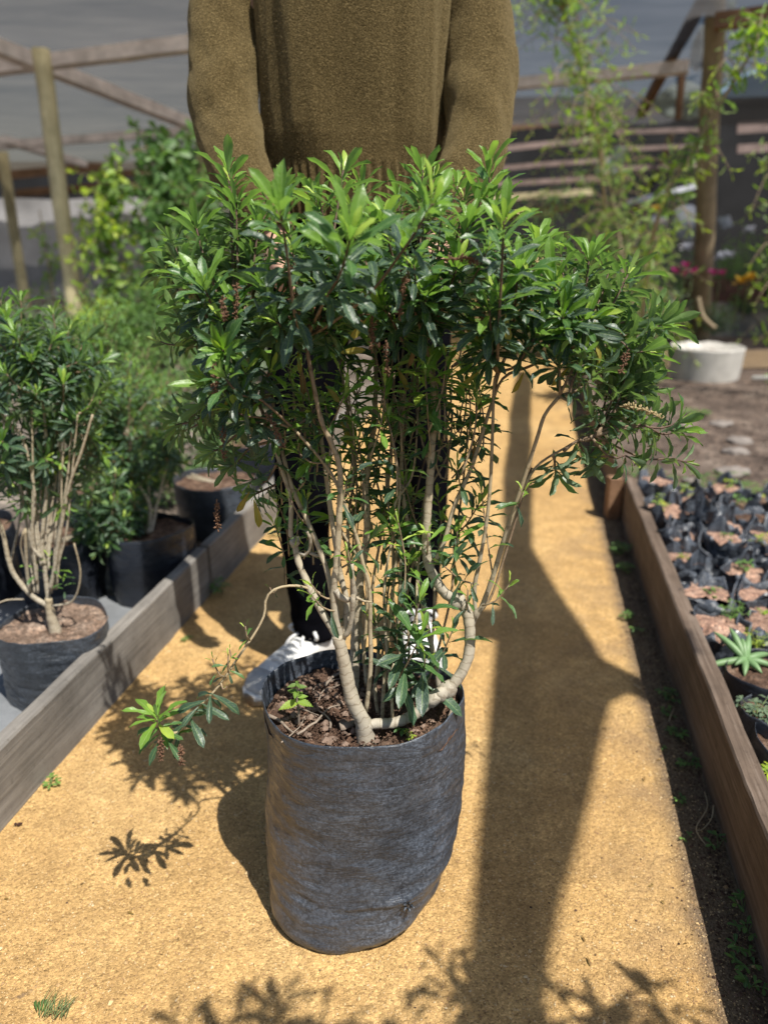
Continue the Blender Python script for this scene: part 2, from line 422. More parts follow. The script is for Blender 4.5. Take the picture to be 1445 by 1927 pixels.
def m_cloth(name, col, transp=0.2, transl=0.35):
    m, nt, b = mat(name); p = pos(nt)
    n = noise_(nt, pos(nt, (0.6, 3, 1)), 1.6, 4, 0.6, 0.4)
    c = ramp(nt, n, [(0.3, [x * 0.75 for x in col]), (0.7, [x * 1.25 for x in col])])
    wv = noise_(nt, pos(nt, (1, 60, 1)), 3, 2)
    c = mixc(nt, 0.35, c, ramp(nt, wv, [(0.35, (0.6, 0.6, 0.6)), (0.65, (1.3, 1.3, 1.3))]), 'MULTIPLY')
    L(nt, c, b.inputs['Base Color']); b.inputs['Roughness'].default_value = 0.75
    tl = N(nt, 'BsdfTranslucent'); L(nt, c, tl.inputs[0])
    ms = N(nt, 'MixShader'); ms.inputs[0].default_value = transl; L(nt, b.outputs[0], ms.inputs[1]); L(nt, tl.outputs[0], ms.inputs[2])
    tp = N(nt, 'BsdfTransparent'); m2 = N(nt, 'MixShader'); m2.inputs[0].default_value = transp
    L(nt, ms.outputs[0], m2.inputs[1]); L(nt, tp.outputs[0], m2.inputs[2])
    L(nt, m2.outputs[0], nt.nodes['Material Output'].inputs[0])
    return m
NET = m_cloth('grey_shade_cloth', (0.145, 0.128, 0.102), 0.17, 0.5)
NET_BLUE = m_cloth('bluish_shade_cloth', (0.105, 0.105, 0.108), 0.21, 0.5)
NET_DENSE = m_cloth('dense_shade_cloth', (0.03, 0.03, 0.03), 0.14, 0.3)
NET_MID = m_cloth('black_open_netting', (0.03, 0.03, 0.03), 0.48, 0.3)
BLACK_BACK = m_simple('black_shade_and_cloth', (0.012, 0.012, 0.013), 0.9, 0.4, 3)  # flat black put in for deep shade; cloth only on the side wall
WALLC = m_simple('pale_grey_cloth_wall', (0.34, 0.335, 0.34), 0.85, 0.15, 2.5, 0.3, 0.02)
PALE_SHEET = m_cloth('pale_plastic_and_opening', (0.62, 0.70, 0.66), 0.1, 0.5)  # plastic scraps, and the brightness seen through the roof openings
TUBW = m_simple('dirty_white_plastic', (0.46, 0.44, 0.40), 0.5, 0.18, 9, 0.2, 0.002)
STONE = m_simple('pale_stone', (0.20, 0.175, 0.155), 0.85, 0.25, 30, 0.5, 0.004)
CLOD = m_simple('dry_bark_fragment', (0.20, 0.14, 0.105), 0.9, 0.55, 60, 0.6, 0.004)
ROOT = m_simple('dry_root', (0.25, 0.20, 0.155), 0.85, 0.35, 80, 0.5, 0.002)
FLOWER = m_simple('dried_flower', (0.15, 0.080, 0.045), 0.9, 0.45, 300, 0.6, 0.002)
FLOWER2 = m_simple('dried_flower_straw', (0.40, 0.31, 0.16), 0.9, 0.35, 300, 0.6, 0.002)
PINK = m_simple('pink_petal', (0.62, 0.06, 0.28), 0.6, 0.25, 30)
YEL = m_simple('yellow_petal', (0.70, 0.42, 0.03), 0.6, 0.25, 30)
WHITEP = m_simple('white_petal', (0.75, 0.75, 0.80), 0.6, 0.1, 30)
BRICKR = m_simple('dark_red_trough', (0.10, 0.045, 0.032), 0.8, 0.4, 12)
BLOCKG = m_simple('mossy_grey_block', (0.19, 0.17, 0.14), 0.9, 0.35, 8)
SKIN = m_simple('skin', (0.50, 0.30, 0.21), 0.5, 0.08, 30, 0.15, 0.001)
SKIN.node_tree.nodes['Principled BSDF'].inputs['Subsurface Weight'].default_value = 0.1
HAIR = m_simple('dark_hair', (0.02, 0.014, 0.01), 0.5, 0.4, 120, 0.6, 0.003, 0.4, (1, 1, 0.1))
TROUSER = m_simple('black_cotton', (0.0035, 0.0035, 0.005), 1.0, 0.3, 40, 0.3, 0.004, 0.02)
SHOEW = m_simple('white_canvas', (0.66, 0.66, 0.64), 0.6, 0.12, 45, 0.3, 0.001)
SHOEG = m_simple('grey_suede', (0.42, 0.42, 0.41), 0.8, 0.12, 60, 0.3, 0.001)
SOLE = m_simple('tan_rubber_sole', (0.38, 0.27, 0.16), 0.7, 0.15, 40)
LACE = m_simple('white_lace', (0.72, 0.72, 0.70), 0.75, 0.06, 200, 0.4, 0.001)
MATG = m_simple('grey_weed_mat', (0.17, 0.18, 0.19), 0.7, 0.3, 6, 0.5, 0.01)
WHITE = m_simple('white_sheet', (0.62, 0.64, 0.70), 0.6, 0.15, 5)
DRY = m_simple('dry_straw', (0.45, 0.36, 0.22), 0.85, 0.2, 50)
HILLM = m_simple('hazy_hill', (0.12, 0.15, 0.11), 0.95, 0.3, 0.3)

def m_wool():
    m, nt, b = mat('olive_wool'); p = pos(nt)
    n1 = noise_(nt, p, 420, 4, 0.7); n2 = noise_(nt, p, 9, 4); v = vor(nt, p, 520)
    base = ramp(nt, n1, [(0.32, (0.026, 0.018, 0.006)), (0.5, (0.080, 0.056, 0.021)), (0.68, (0.21, 0.155, 0.072))])
    base = mixc(nt, 0.4, base, ramp(nt, n2, [(0.3, (0.8, 0.78, 0.75)), (0.7, (1.2, 1.2, 1.2))]), 'MULTIPLY')
    L(nt, base, b.inputs['Base Color']); b.inputs['Roughness'].default_value = 0.95; b.inputs['Specular IOR Level'].default_value = 0.1
    b.inputs['Sheen Weight'].default_value = 0.35; b.inputs['Sheen Roughness'].default_value = 0.5
    b.inputs['Sheen Tint'].default_value = (0.8, 0.65, 0.35, 1)
    a = bump(nt, math_(nt, 'MULTIPLY', v, -1), 0.6, 0.002)
    L(nt, bump(nt, noise_(nt, p, 260, 5, 0.7), 0.8, 0.0035, a), b.inputs['Normal'])
    return m
WOOL = m_wool()
FUZZ = m_simple('wool_fibre', (0.20, 0.148, 0.066), 0.95, 0.5, 200)

# ---------------------------------------------------------------- ground, path, boards
def grid_ground(name, x0, x1, y0, y1, step, mat_, hfun, poly=None):
    nx = int((x1 - x0) / step) + 1; ny = int((y1 - y0) / step) + 1
    V = []
    for j in range(ny):
        for i in range(nx):
            x = x0 + (x1 - x0) * i / (nx - 1); y = y0 + (y1 - y0) * j / (ny - 1)
            if poly: x, y = poly(i / (nx - 1), y)
            V.append((x, y, hfun(x, y)))
    F = np.array([(j * nx + i, j * nx + i + 1, (j + 1) * nx + i + 1, (j + 1) * nx + i) for j in range(ny - 1) for i in range(nx - 1)])
    return tag(link(name, raw_mesh(name, V, F, [mat_])), kind='structure')
XL = lambda y: -0.833 + 0.173 * y       # path side of left boards
XR = lambda y: 0.381 + 0.180 * y        # path side of right boards
# far ground sheet, then the beds, then the path
me = raw_mesh('ground', [(-150, -60, -0.09), (150, -60, -0.09), (150, 200, -0.09), (-150, 200, -0.09)], np.array([(0, 1, 2, 3)]), [SOIL_GREY])
tag(link('ground', me), kind='structure')
nz = lambda x, y, s, a: a * noise.noise(Vector((x * s, y * s, 3.3)))
grid_ground('left_bed_soil', 0, 1, -0.6, 15.5, 0.09, SOIL_GREY, lambda x, y: 0.0 + nz(x, y, 1.3, 0.012) + nz(x, y, 9, 0.006),
            lambda u, y: (XL(y) - 0.015 - u ** 1.6 * 11, y))
def right_h(x, y): return 0.02 + nz(x, y, 1.7, 0.02) + nz(x, y, 11, 0.012)
grid_ground('right_bed_soil', 0, 1, -0.6, 15.5, 0.07, SOIL_BED, right_h, lambda u, y: (XR(y) + 0.015 + u ** 1.6 * 11, y))
def path_h(x, y):
    return nz(x, y, 2.3, 0.006) + nz(x, y, 14, 0.0025) + nz(x, y, 45, 0.0012)
nxp, rows = 90, []
y = -0.3
while y < 15.5:
    rows.append(y); y += 0.012 if y < 1.6 else (0.025 if y < 3 else 0.12)
V = []
for y in rows:
    for i in range(nxp + 1):
        u = i / nxp; x = (XL(y) - 0.01) * (1 - u) + (XR(y) + 0.01) * u
        V.append((x, y, 0.012 + path_h(x, y) - 0.010))
n1 = nxp + 1
F = np.array([(j * n1 + i, j * n1 + i + 1, (j + 1) * n1 + i + 1, (j + 1) * n1 + i) for j in range(len(rows) - 1) for i in range(nxp)])
tag(link('path', raw_mesh('path', V, F, [PATH])), kind='structure')
PZ = lambda x, y: 0.002 + path_h(x, y)

# loose grit lying on the path: uncountable, one object
def pebbles(name, pts, sizes, mat_, squash=0.6, tone=None):
    ico = np.array([(0, 0, 1), (0.94, 0, 0.1), (0.29, 0.9, 0.0), (-0.76, 0.55, 0.1), (-0.76, -0.55, -0.05), (0.29, -0.9, 0.1), (0, 0, -1)], dtype=np.float32)
    fc = np.array([(0, 1, 2), (0, 2, 3), (0, 3, 4), (0, 4, 5), (0, 5, 1), (6, 2, 1), (6, 3, 2), (6, 4, 3), (6, 5, 4), (6, 1, 5)])
    n = len(pts)
    ang = nrs.uniform(0, 6.28, n); c, s = np.cos(ang), np.sin(ang)
    base = ico[None] * (1 + nrs.uniform(-0.3, 0.3, (n, 7, 3)))
    base = base * np.stack([np.ones(n), nrs.uniform(0.6, 1, n), nrs.uniform(0.4, 0.9, n) * squash / 0.6], 1)[:, None, :]
    x = base[..., 0] * c[:, None] - base[..., 1] * s[:, None]; yv = base[..., 0] * s[:, None] + base[..., 1] * c[:, None]
    Vv = np.stack([x, yv, base[..., 2]], -1) * np.array(sizes)[:, None, None] + np.array(pts)[:, None, :]
    Ff = (fc[None] + (np.arange(n) * 7)[:, None, None]).reshape(-1, 3)
    return raw_mesh(name, Vv.reshape(-1, 3), Ff, [mat_], False)
def m_grit():
    m, nt, b = mat('loose_grit'); p = pos(nt)
    v = N(nt, 'TexVoronoi'); L(nt, p, v.inputs['Vector']); v.inputs['Scale'].default_value = 120
    s_ = N(nt, 'SeparateColor'); L(nt, v.outputs['Color'], s_.inputs[0])
    L(nt, ramp(nt, s_.outputs[0], [(0, (0.26, 0.15, 0.07)), (0.45, (0.47, 0.31, 0.14)), (0.8, (0.56, 0.40, 0.20)), (1, (0.58, 0.46, 0.28))]), b.inputs['Base Color'])
    b.inputs['Roughness'].default_value = 0.85
    return m
pp = []; ss = []
while len(pp) < 60000:
    y = 0.45 + 3.0 * rng.random() ** 1.7; x = U(XL(y) + 0.01, XR(y) - 0.01)
    s = 0.0008 + 0.0015 * rng.random() ** 2.5 + (0.0032 * rng.random() if rng.random() < 0.012 else 0)
    pp.append((x, y, PZ(x, y) + s * 0.25)); ss.append(s)
tag(link('gravel', pebbles('gravel', pp, ss, m_grit())), kind='stuff')

# boards
def board(name, xf, y0, y1, z0, z1, th, m, label, side, posts=None):
    p = Vector((xf(y0), y0, 0)); q = Vector((xf(y1), y1, 0)); d = (q - p).normalized(); nrm = Vector((d.y, -d.x, 0)) * side
    ang = math.atan2(-d.x, d.y); Lg = (q - p).length
    n = max(4, int(Lg / 0.03)); V = []; F = []
    prof = [(0, z0), (0.0, z0 + (z1 - z0) * 0.5), (0.0, z1 - 0.004), (0.003, z1), (th - 0.003, z1), (th, z1 - 0.004), (th, z0)]
    for i in range(n + 1):
        s = Lg * i / n
        for (a, z) in prof:
            wv = 0.003 * noise.noise(Vector((s * 4, z * 9, a * 40 + y0))) + 0.0012 * noise.noise(Vector((s * 40, z * 60, y0)))
            V.append((side * (a + wv), s, z + (0.003 * noise.noise(Vector((s * 6, 5, y0))) if z > z0 + 0.01 else 0)))
    k = len(prof)
    for i in range(n):
        for j in range(k):
            a = i * k + j; b = i * k + (j + 1) % k
            F.append((a, b, b + k, a + k))
    F.append(tuple(range(k))); F.append(tuple(n * k + j for j in range(k))[::-1])
    o = link(name, raw_mesh(name, V, F, [m], False)); o.location = p; o.rotation_euler = (0, 0, ang)
    tag(o, label, 'board')
    return o
ztR = 0.162
board('edging_board', XR, -0.3, 2.62, -0.05, ztR, 0.036, BOARD_R, 'long brown edging board nearest the camera on the right of the path', 1)
board('edging_board', lambda y: XR(y) - 0.020, 2.64, 4.40, -0.05, ztR + 0.012, 0.036, BOARD_R, 'brown edging board right of the path that begins at the joint block', 1)
board('edging_board', lambda y: XR(y) - 0.005, 4.42, 7.2, -0.05, ztR + 0.0, 0.036, BOARD_R, 'farthest brown edging board on the right side, behind the shrub leaves', 1)
board('edging_board', XL, -0.2, 1.98, -0.05, 0.147, 0.030, BOARD_L, 'grey muddy edging board on the left crossed by leaf shadows', -1)
board('edging_board', lambda y: XL(y) + 0.004, 1.99, 3.35, -0.05, 0.150, 0.030, BOARD_L, 'grey edging board on the left in shade beside the dark pot', -1)
board('edging_board', lambda y: XL(y) - 0.004, 3.36, 6.5, -0.05, 0.147, 0.030, BOARD_L, 'farthest left edging board, sunlit behind the black trousers', -1)
b = MB(); b.box((XR(2.60) - 0.028, 2.62, -0.03), (XR(2.60) - 0.028, 2.62, ztR - 0.004), 0.045, 0.05, Vector((0, 1, 0)), 0.001, 4)
tag(b.build('wooden_stake', BEAM_B, None, False), 'short wooden stake at the joint of the right hand boards', 'stake')

# ---------------------------------------------------------------- leaves and plants
def leaf_variant(tone, shape, seg=6, droop=None):
    r = random.Random(shape * 31 + 5)
    wr = r.uniform(0.092, 0.125); curl = r.uniform(0.05, 0.65) if droop is None else droop; fold = r.uniform(0.15, 0.55); tw = r.uniform(-0.35, 0.35); wav = r.uniform(0.0, 0.03)
    V = []; uv = []; tn = []
    for i in range(seg + 1):
        t = i / seg
        wd = wr * (math.sin(math.pi * min(1, t ** 1.25 * 0.97 + 0.03)) ** 0.75) * (0.55 + 0.55 * t) * 1.15
        if t < 0.12: wd = max(wd * 0.6, 0.018)
        if i == seg: wd = 0.004
        a = curl * t * t * 1.6; yy = t * (1 - curl * t * t * 0.25); zz = -curl * t * t * 0.42
        ta = tw * t
        for u in (-1, -0.5, 0, 0.5, 1):
            xx = u * wd; z = abs(u) * wd * fold + wav * math.sin(t * 14 + u * 2 + shape) * abs(u)
            x2 = xx * math.cos(ta) - z * math.sin(ta); z2 = xx * math.sin(ta) + z * math.cos(ta)
            V.append((x2, yy + z2 * math.sin(a) * 0.5, zz + z2)); uv.append((u, t)); tn.append(min(1, max(0, tone + 0.10 * (0.5 - t))))
    F = []
    for i in range(seg):
        for k in range(4):
            a = i * 5 + k; F.append((a, a + 1, a + 6, a + 5))
    return np.array(V, dtype=np.float32), np.array(F), np.array(uv, dtype=np.float32), np.array(tn, dtype=np.float32)
TONES = [0.0, 0.2, 0.4, 0.6, 0.8, 1.0]
VAR = {}
for ti, tv in enumerate(TONES):
    for sh in range(6): VAR[(ti, sh)] = leaf_variant(tv, sh)
VARM = {}
def var_mesh(key, m):
    k = (key, m.name)
    if k not in VARM:
        V, F, uv, tn = VAR[key]; VARM[k] = raw_mesh('leaf', V, F, [m], True, tn, uv)
    return VARM[k]
def leaf_stuff(name, leaves, m, parent=None):
    if not leaves: return None
    by = {}
    for (key, M_) in leaves: by.setdefault(key, []).append(M_)
    Vs = []; Fs = []; us = []; ts = []; off = 0
    for key, ms in by.items():
        V, F, uv, tn = VAR[key]; A = np.array([[list(r) for r in mm] for mm in ms], dtype=np.float32)
        W = np.einsum('nij,kj->nki', A[:, :3, :3], V) + A[:, None, :3, 3]
        n = len(ms); k = len(V)
        Vs.append(W.reshape(-1, 3)); Fs.append((F[None] + (np.arange(n) * k)[:, None, None]).reshape(-1, 4) + off)
        us.append(np.tile(uv, (n, 1))); ts.append(np.tile(tn, n)); off += n * k
    me = raw_mesh(name, np.concatenate(Vs), np.concatenate(Fs), [m], True, np.concatenate(ts), np.concatenate(us))
    o = link(name, me, parent); o['kind'] = 'stuff'
    return o
def leaf_matrix(p, d, n, size, width=1.0):
    d = d.normalized(); x = d.cross(n); x = x.normalized() if x.length > 1e-5 else d.orthogonal().normalized(); n2 = x.cross(d)
    return Matrix(((x.x * size * width, d.x * size, n2.x * size, p.x), (x.y * size * width, d.y * size, n2.y * size, p.y), (x.z * size * width, d.z * size, n2.z * size, p.z), (0, 0, 0, 1)))
def leaves_on(path, out, n, size, t0=0.25, young=0.25, old=0.0, tipsize=0.95, spread=1.0, width=1.0, sparse=1.0, droop=0.12, r=rng):
    """rosette-tipped leafy shoot: bright leaves close round the tip, darker spreading ones below"""
    P = path; Np = len(P) - 1
    ga = r.uniform(0, 6.28)
    for i in range(n):
        f = 1 - (i / max(1, n - 1)) ** 1.35       # i=0 is the tip
        t = t0 + (1 - t0) * f
        u = t * Np; k = min(int(u), Np - 1); p = P[k].lerp(P[k + 1], u - k)
        ax = (P[min(k + 1, Np)] - P[max(k - 1, 0)]).normalized()
        ga += 2.399 + r.uniform(-0.25, 0.25)
        o1 = ax.orthogonal().normalized(); o2 = ax.cross(o1); rad = o1 * math.cos(ga) + o2 * math.sin(ga)
        a = (1 - f)
        th = math.radians((14 + 8 * (i > 2) + 48 * min(1, a * 2.4) ** 0.8) * spread + r.uniform(-12, 12) + 16 * a)
        d = ax * math.cos(th) + rad * math.sin(th) + Vector((0, 0, -1)) * (droop * a * r.uniform(0.3, 1.3))
        nn = ax * math.sin(th) - rad * math.cos(th) + Vector((0, 0, 0.9 * a)) + Vector((r.uniform(-.25, .25), r.uniform(-.25, .25), r.uniform(-.25, .25)))
        sz = size * (tipsize + (1 - tipsize) * min(1, a * 4)) * r.uniform(0.66, 1.22)
        if i < 3: sz *= 0.62
        tone = 0.95 if i < 2 else (0.82 if a < young * 0.5 else (0.62 if a < young else old + 0.32 * r.random() ** 1.5))
        ti = min(5, max(0, int(round((tone + r.uniform(-0.1, 0.1)) * 5))))
        out.append(((ti, r.randrange(6)), leaf_matrix(p + rad * 0.0015, d, nn, sz, width)))

def stem_mesh(path, r0, r1, tone0, tone1, node=0.022, ridge=0.05, n=9, wob=0.12, flare=False, seed=0):
    P = resample(smooth_path(path, 8), 0.0045 if r0 > 0.005 else 0.010)
    Ltot = sum((P[i + 1] - P[i]).length for i in range(len(P) - 1)) or 1
    rad = []; s = 0; phases = []
    for i, p in enumerate(P):
        if i: s += (P[i] - P[i - 1]).length
        t = s / Ltot; r = r0 + (r1 - r0) * t
        ph = (s / node) % 1.0
        r *= 1 + ridge * (math.exp(-((ph - 0.5) / 0.13) ** 2) * 1.6) - (0.03 if ph < 0.2 else 0)
        if flare: r *= 1 + 0.35 * math.exp(-s / 0.02)
        rad.append(r); phases.append((t, s / node))
    V, F = tube(P, rad, n, seed, wob)
    tone = np.repeat([tone0 + (tone1 - tone0) * t for t, _ in phases], n)
    uv = np.array([(k / n, q) for _, q in phases for k in range(n)])
    return V, F, tone, uv, P
def stem_obj(name, path, r0, r1, tone0, tone1, parent, **kw):
    V, F, tone, uv, P = stem_mesh(path, r0, r1, tone0, tone1, **kw)
    return link(name, raw_mesh(name, V, F, [BARK], True, tone, uv), parent), P
def stems_joined(name, specs, parent):
    V = []; F = []; T = []; Uv = []
    for (path, r0, r1, a, b_) in specs:
        v, f, t, uv, P = stem_mesh(path, r0, r1, a, b_, n=6)
        o = len(V); V.extend(v); F.extend([tuple(i + o for i in q) for q in f]); T.extend(t); Uv.extend(uv)
    return link(name, raw_mesh(name, V, F, [BARK], True, T, np.array(Uv)), parent)

def place_leaves(leaves, root, m, nobj, extra_name='foliage'):
    """the nobj leaves that show largest are parts, the rest one part"""
    inv = root.matrix_world.inverted() if root else Matrix.Identity(4)
    def show(l):
        M_ = l[1]; p = M_.translation - Vector((0, 0, H)); zc = p.y * cp - p.z * sp
        if zc < 0.1: return -1
        px = abs(p.x / zc); py = (p.y * sp + p.z * cp) / zc
        if px > 0.5 or abs(py) > 0.66: return -1
        d = Vector((M_[0][1], M_[1][1], M_[2][1])); x = Vector((M_[0][0], M_[1][0], M_[2][0]))
        nrm = d.cross(x); v = p.normalized()
        return abs(nrm.dot(v)) / (zc * zc) * (1.0 + 0.9 * (1.2 - p.y))
    ls = sorted(leaves, key=show, reverse=True)
    for (key, M_) in ls[:nobj]:
        o = link('leaf', var_mesh(key, m), root); o.matrix_basis = Matrix.Translation(-root.location) @ M_
    rest = [(k, Matrix.Translation(-root.location) @ M_) for k, M_ in ls[nobj:]]
    leaf_stuff(extra_name, rest, m, root)

def off(root, pts): return [Vector(p) - root.location for p in pts]

# ---- grow bags
def grow_bag(root, rx, ry, h, m, seed, n=120, rings=70, skew=None, lip=0.02, base_r=0.93, wr=1.0, thick=0.0012, rimw=0.005, corner=False):
    """open polythene bag: outer wall, folded lip, inner wall"""
    R = []
    def radius(a, f):
        wob = 0.010 * wr * noise.noise(Vector((math.cos(a) * 1.2 + seed, math.sin(a) * 1.2, f * 2.0)))
        crease = 0.0030 * wr * noise.noise(Vector((math.cos(a) * 2.2 + seed, math.sin(a) * 2.2, f * 13 + 1.2 * math.cos(a * 1.0))))
        fine = 0.0011 * wr * noise.noise(Vector((math.cos(a) * 7 + seed, math.sin(a) * 7, f * 34)))
        rid = 0.0013 * wr * (math.exp(-((f - .27 - .035 * math.sin(a * 2 + 1)) / .018) ** 2) + .8 * math.exp(-((f - .20 - .03 * math.sin(a * 1.0 + seed)) / .016) ** 2) - .7 * math.exp(-((f - .235 - .03 * math.sin(a * 2 + 1)) / .014) ** 2)) * (.5 + .5 * math.sin(a * 2.3 + seed))
        cor = (0.017 * math.exp(-((((a - 3.85 + math.pi) % (2 * math.pi)) - math.pi) / .55) ** 2) * max(0, 1 - f / .7)) if corner else 0
        return wob + crease * (1.25 - f) + fine + rid + cor
    for i in range(rings + 1):
        f = i / rings
        ring = []
        for k in range(n):
            a = 2 * math.pi * k / n
            bf = base_r + (1 - base_r) * min(1, f * 1.6)
            rnd = 1 - 0.06 * max(0, 1 - f / 0.06) ** 2
            rr = bf * rnd
            x = math.cos(a) * (rx * rr + radius(a, f)); y = math.sin(a) * (ry * rr + radius(a, f))
            z = h * f + (rimw * math.sin(a * 2 + seed) + rimw * 0.6 * noise.noise(Vector((math.cos(a) * 3, math.sin(a) * 3, seed)))) * f
            if skew: x, y, z = skew(x, y, z, a, f)
            ring.append(Vector((x, y, z)))
        R.append(ring)
    inner = []
    for j in range(9):
        f = 1 - j / 8 * (lip / h)
        top = R[-1]
        inner.append([Vector((v.x * (1 - 0.010 - 0.002 * j), v.y * (1 - 0.010 - 0.002 * j), v.z - (lip * j / 8) + (0.0008 if j == 0 else 0))) for v in top])
    V, F = loft(R + inner, True, False)
    return link('grow_bag', raw_mesh('grow_bag', V, F, [m], True), root)
def soil_disc(root, rx, ry, z, m, seed, amp=0.008, n=56, name='soil', slope=(0, 0)):
    V = [(0, 0, z + amp * noise.noise(Vector((seed, 0, 0))))]; F = []
    K = 22
    for j in range(1, K + 1):
        r = j / K
        for k in range(n):
            a = 2 * math.pi * k / n; x = math.cos(a) * rx * r; y = math.sin(a) * ry * r
            zz = z + amp * (1.6 * noise.noise(Vector((x * 22, y * 22, seed))) + 1.0 * noise.noise(Vector((x * 70, y * 70, seed))) + 0.5 * noise.noise(Vector((x * 190, y * 190, seed)))) + x * slope[0] + y * slope[1]
            V.append((x, y, zz))
    for k in range(n): F.append((0, 1 + k, 1 + (k + 1) % n))
    for j in range(K - 1):
        for k in range(n):
            a = 1 + j * n + k; b = 1 + j * n + (k + 1) % n
            F.append((a, a + n, b + n, b))
    return link(name, raw_mesh(name, V, F, [m], True), root)

# ================================================================ MAIN SHRUB
CXP, CYP = -0.030, 0.956
main = empty('potted_shrub', (CXP, CYP, 0))
main.location.z = 0.004
bpy.context.view_layer.update()
tag(main, 'large leafy shrub in a dusty black grow bag standing in the middle of the path', 'potted shrub')
def skew_main(x, y, z, a, f):
    g = max(0, 1 - f / 0.34)
    s = max(0, math.cos(a + 0.35)) ** 1.3          # right hand bottom corner tucks in
    x -= 0.045 * g ** 1.4 * s
    # lower front fold sags on to the ground
    if f < 0.12: z = z - 0.0
    y -= 0.022 * max(0, 1 - f / 0.5) * max(0, -math.sin(a - 0.15))
    z += 0.010 * g * s * g
    return x, y, z
grow_bag(main, 0.1455, 0.126, 0.333, BAG, 3.0, n=180, rings=110, skew=skew_main, lip=0.035, base_r=1.0, wr=1.2, corner=True)
soil_disc(main, 0.142, 0.122, 0.306, SOIL_POT, 4.0, 0.010, 90, 'soil')
# drain hole with torn plastic
b = MB()
hp = Vector((at(768, 1700, 0.835)) - main.location)
for k in range(5):
    a = k * 1.25; c = hp + Vector((math.cos(a) * 0.004, -0.004, math.sin(a) * 0.004))
    b.tube([c, c + Vector((math.cos(a) * 0.004, -0.006, math.sin(a) * 0.005 + 0.002))], [0.0028, 0.0007], 5)
b.build('torn_hole', BAG_M, main)
# bark fragments and roots on the soil
fr = []
for i in range(230):
    a = U(0, 6.28); r = rng.random() ** 0.5 * 0.93
    x = math.cos(a) * 0.132 * r; y = math.sin(a) * 0.113 * r
    if x > 0.03 and y > -0.03 and rng.random() < 0.8: continue
    s = U(0.002, 0.0075) * (1.3 if x < 0 else 0.8)
    fr.append(((x, y, 0.309 + 0.003 * rng.random()), s))
o = link('bark_fragments', pebbles('bark_fragments', [f[0] for f in fr], [f[1] for f in fr], CLOD, 0.55), main); o['kind'] = 'stuff'
cr = []
for i in range(2600):
    a = U(0, 6.28); r = rng.random() ** 0.5 * 0.95
    cr.append(((math.cos(a) * 0.135 * r, math.sin(a) * 0.116 * r, 0.309 + 0.006 * rng.random()), U(0.0007, 0.0024)))
o = link('soil_crumbs', pebbles('soil_crumbs', [f[0] for f in cr], [f[1] for f in cr], SOIL_POT, 0.8), main); o['kind'] = 'stuff'
def root_strand(pts, r):
    b = MB(); P = smooth_path([on(x, y, 0.318) - main.location for x, y in pts], 6)
    for i, p in enumerate(P): p.z += 0.003 * noise.noise(p * 60) + 0.002
    b.tube(P, [r * (1 - 0.6 * i / len(P)) for i in range(len(P))], 6, 3, 0.3)
    b.build('root', ROOT, main)
for pts, r in [([(612, 1292), (632, 1272), (655, 1262)], 0.0025), ([(560, 1385), (600, 1356), (618, 1335), (640, 1328)], 0.002), ([(505, 1350), (530, 1362), (552, 1382)], 0.003),
               ([(622, 1372), (620, 1355), (600, 1340)], 0.0018), ([(600, 1320), (612, 1300), (640, 1290)], 0.0012), ([(846, 1350), (850, 1330), (842, 1312)], 0.003),
               ([(640, 1372), (655, 1368), (680, 1350)], 0.007), ([(590, 1300), (600, 1290), (640, 1280)], 0.001), ([(545, 1330), (575, 1338), (600, 1350)], 0.0012), ([(530, 1400), (560, 1375), (575, 1350)], 0.0012)]:
    root_strand(pts, r)

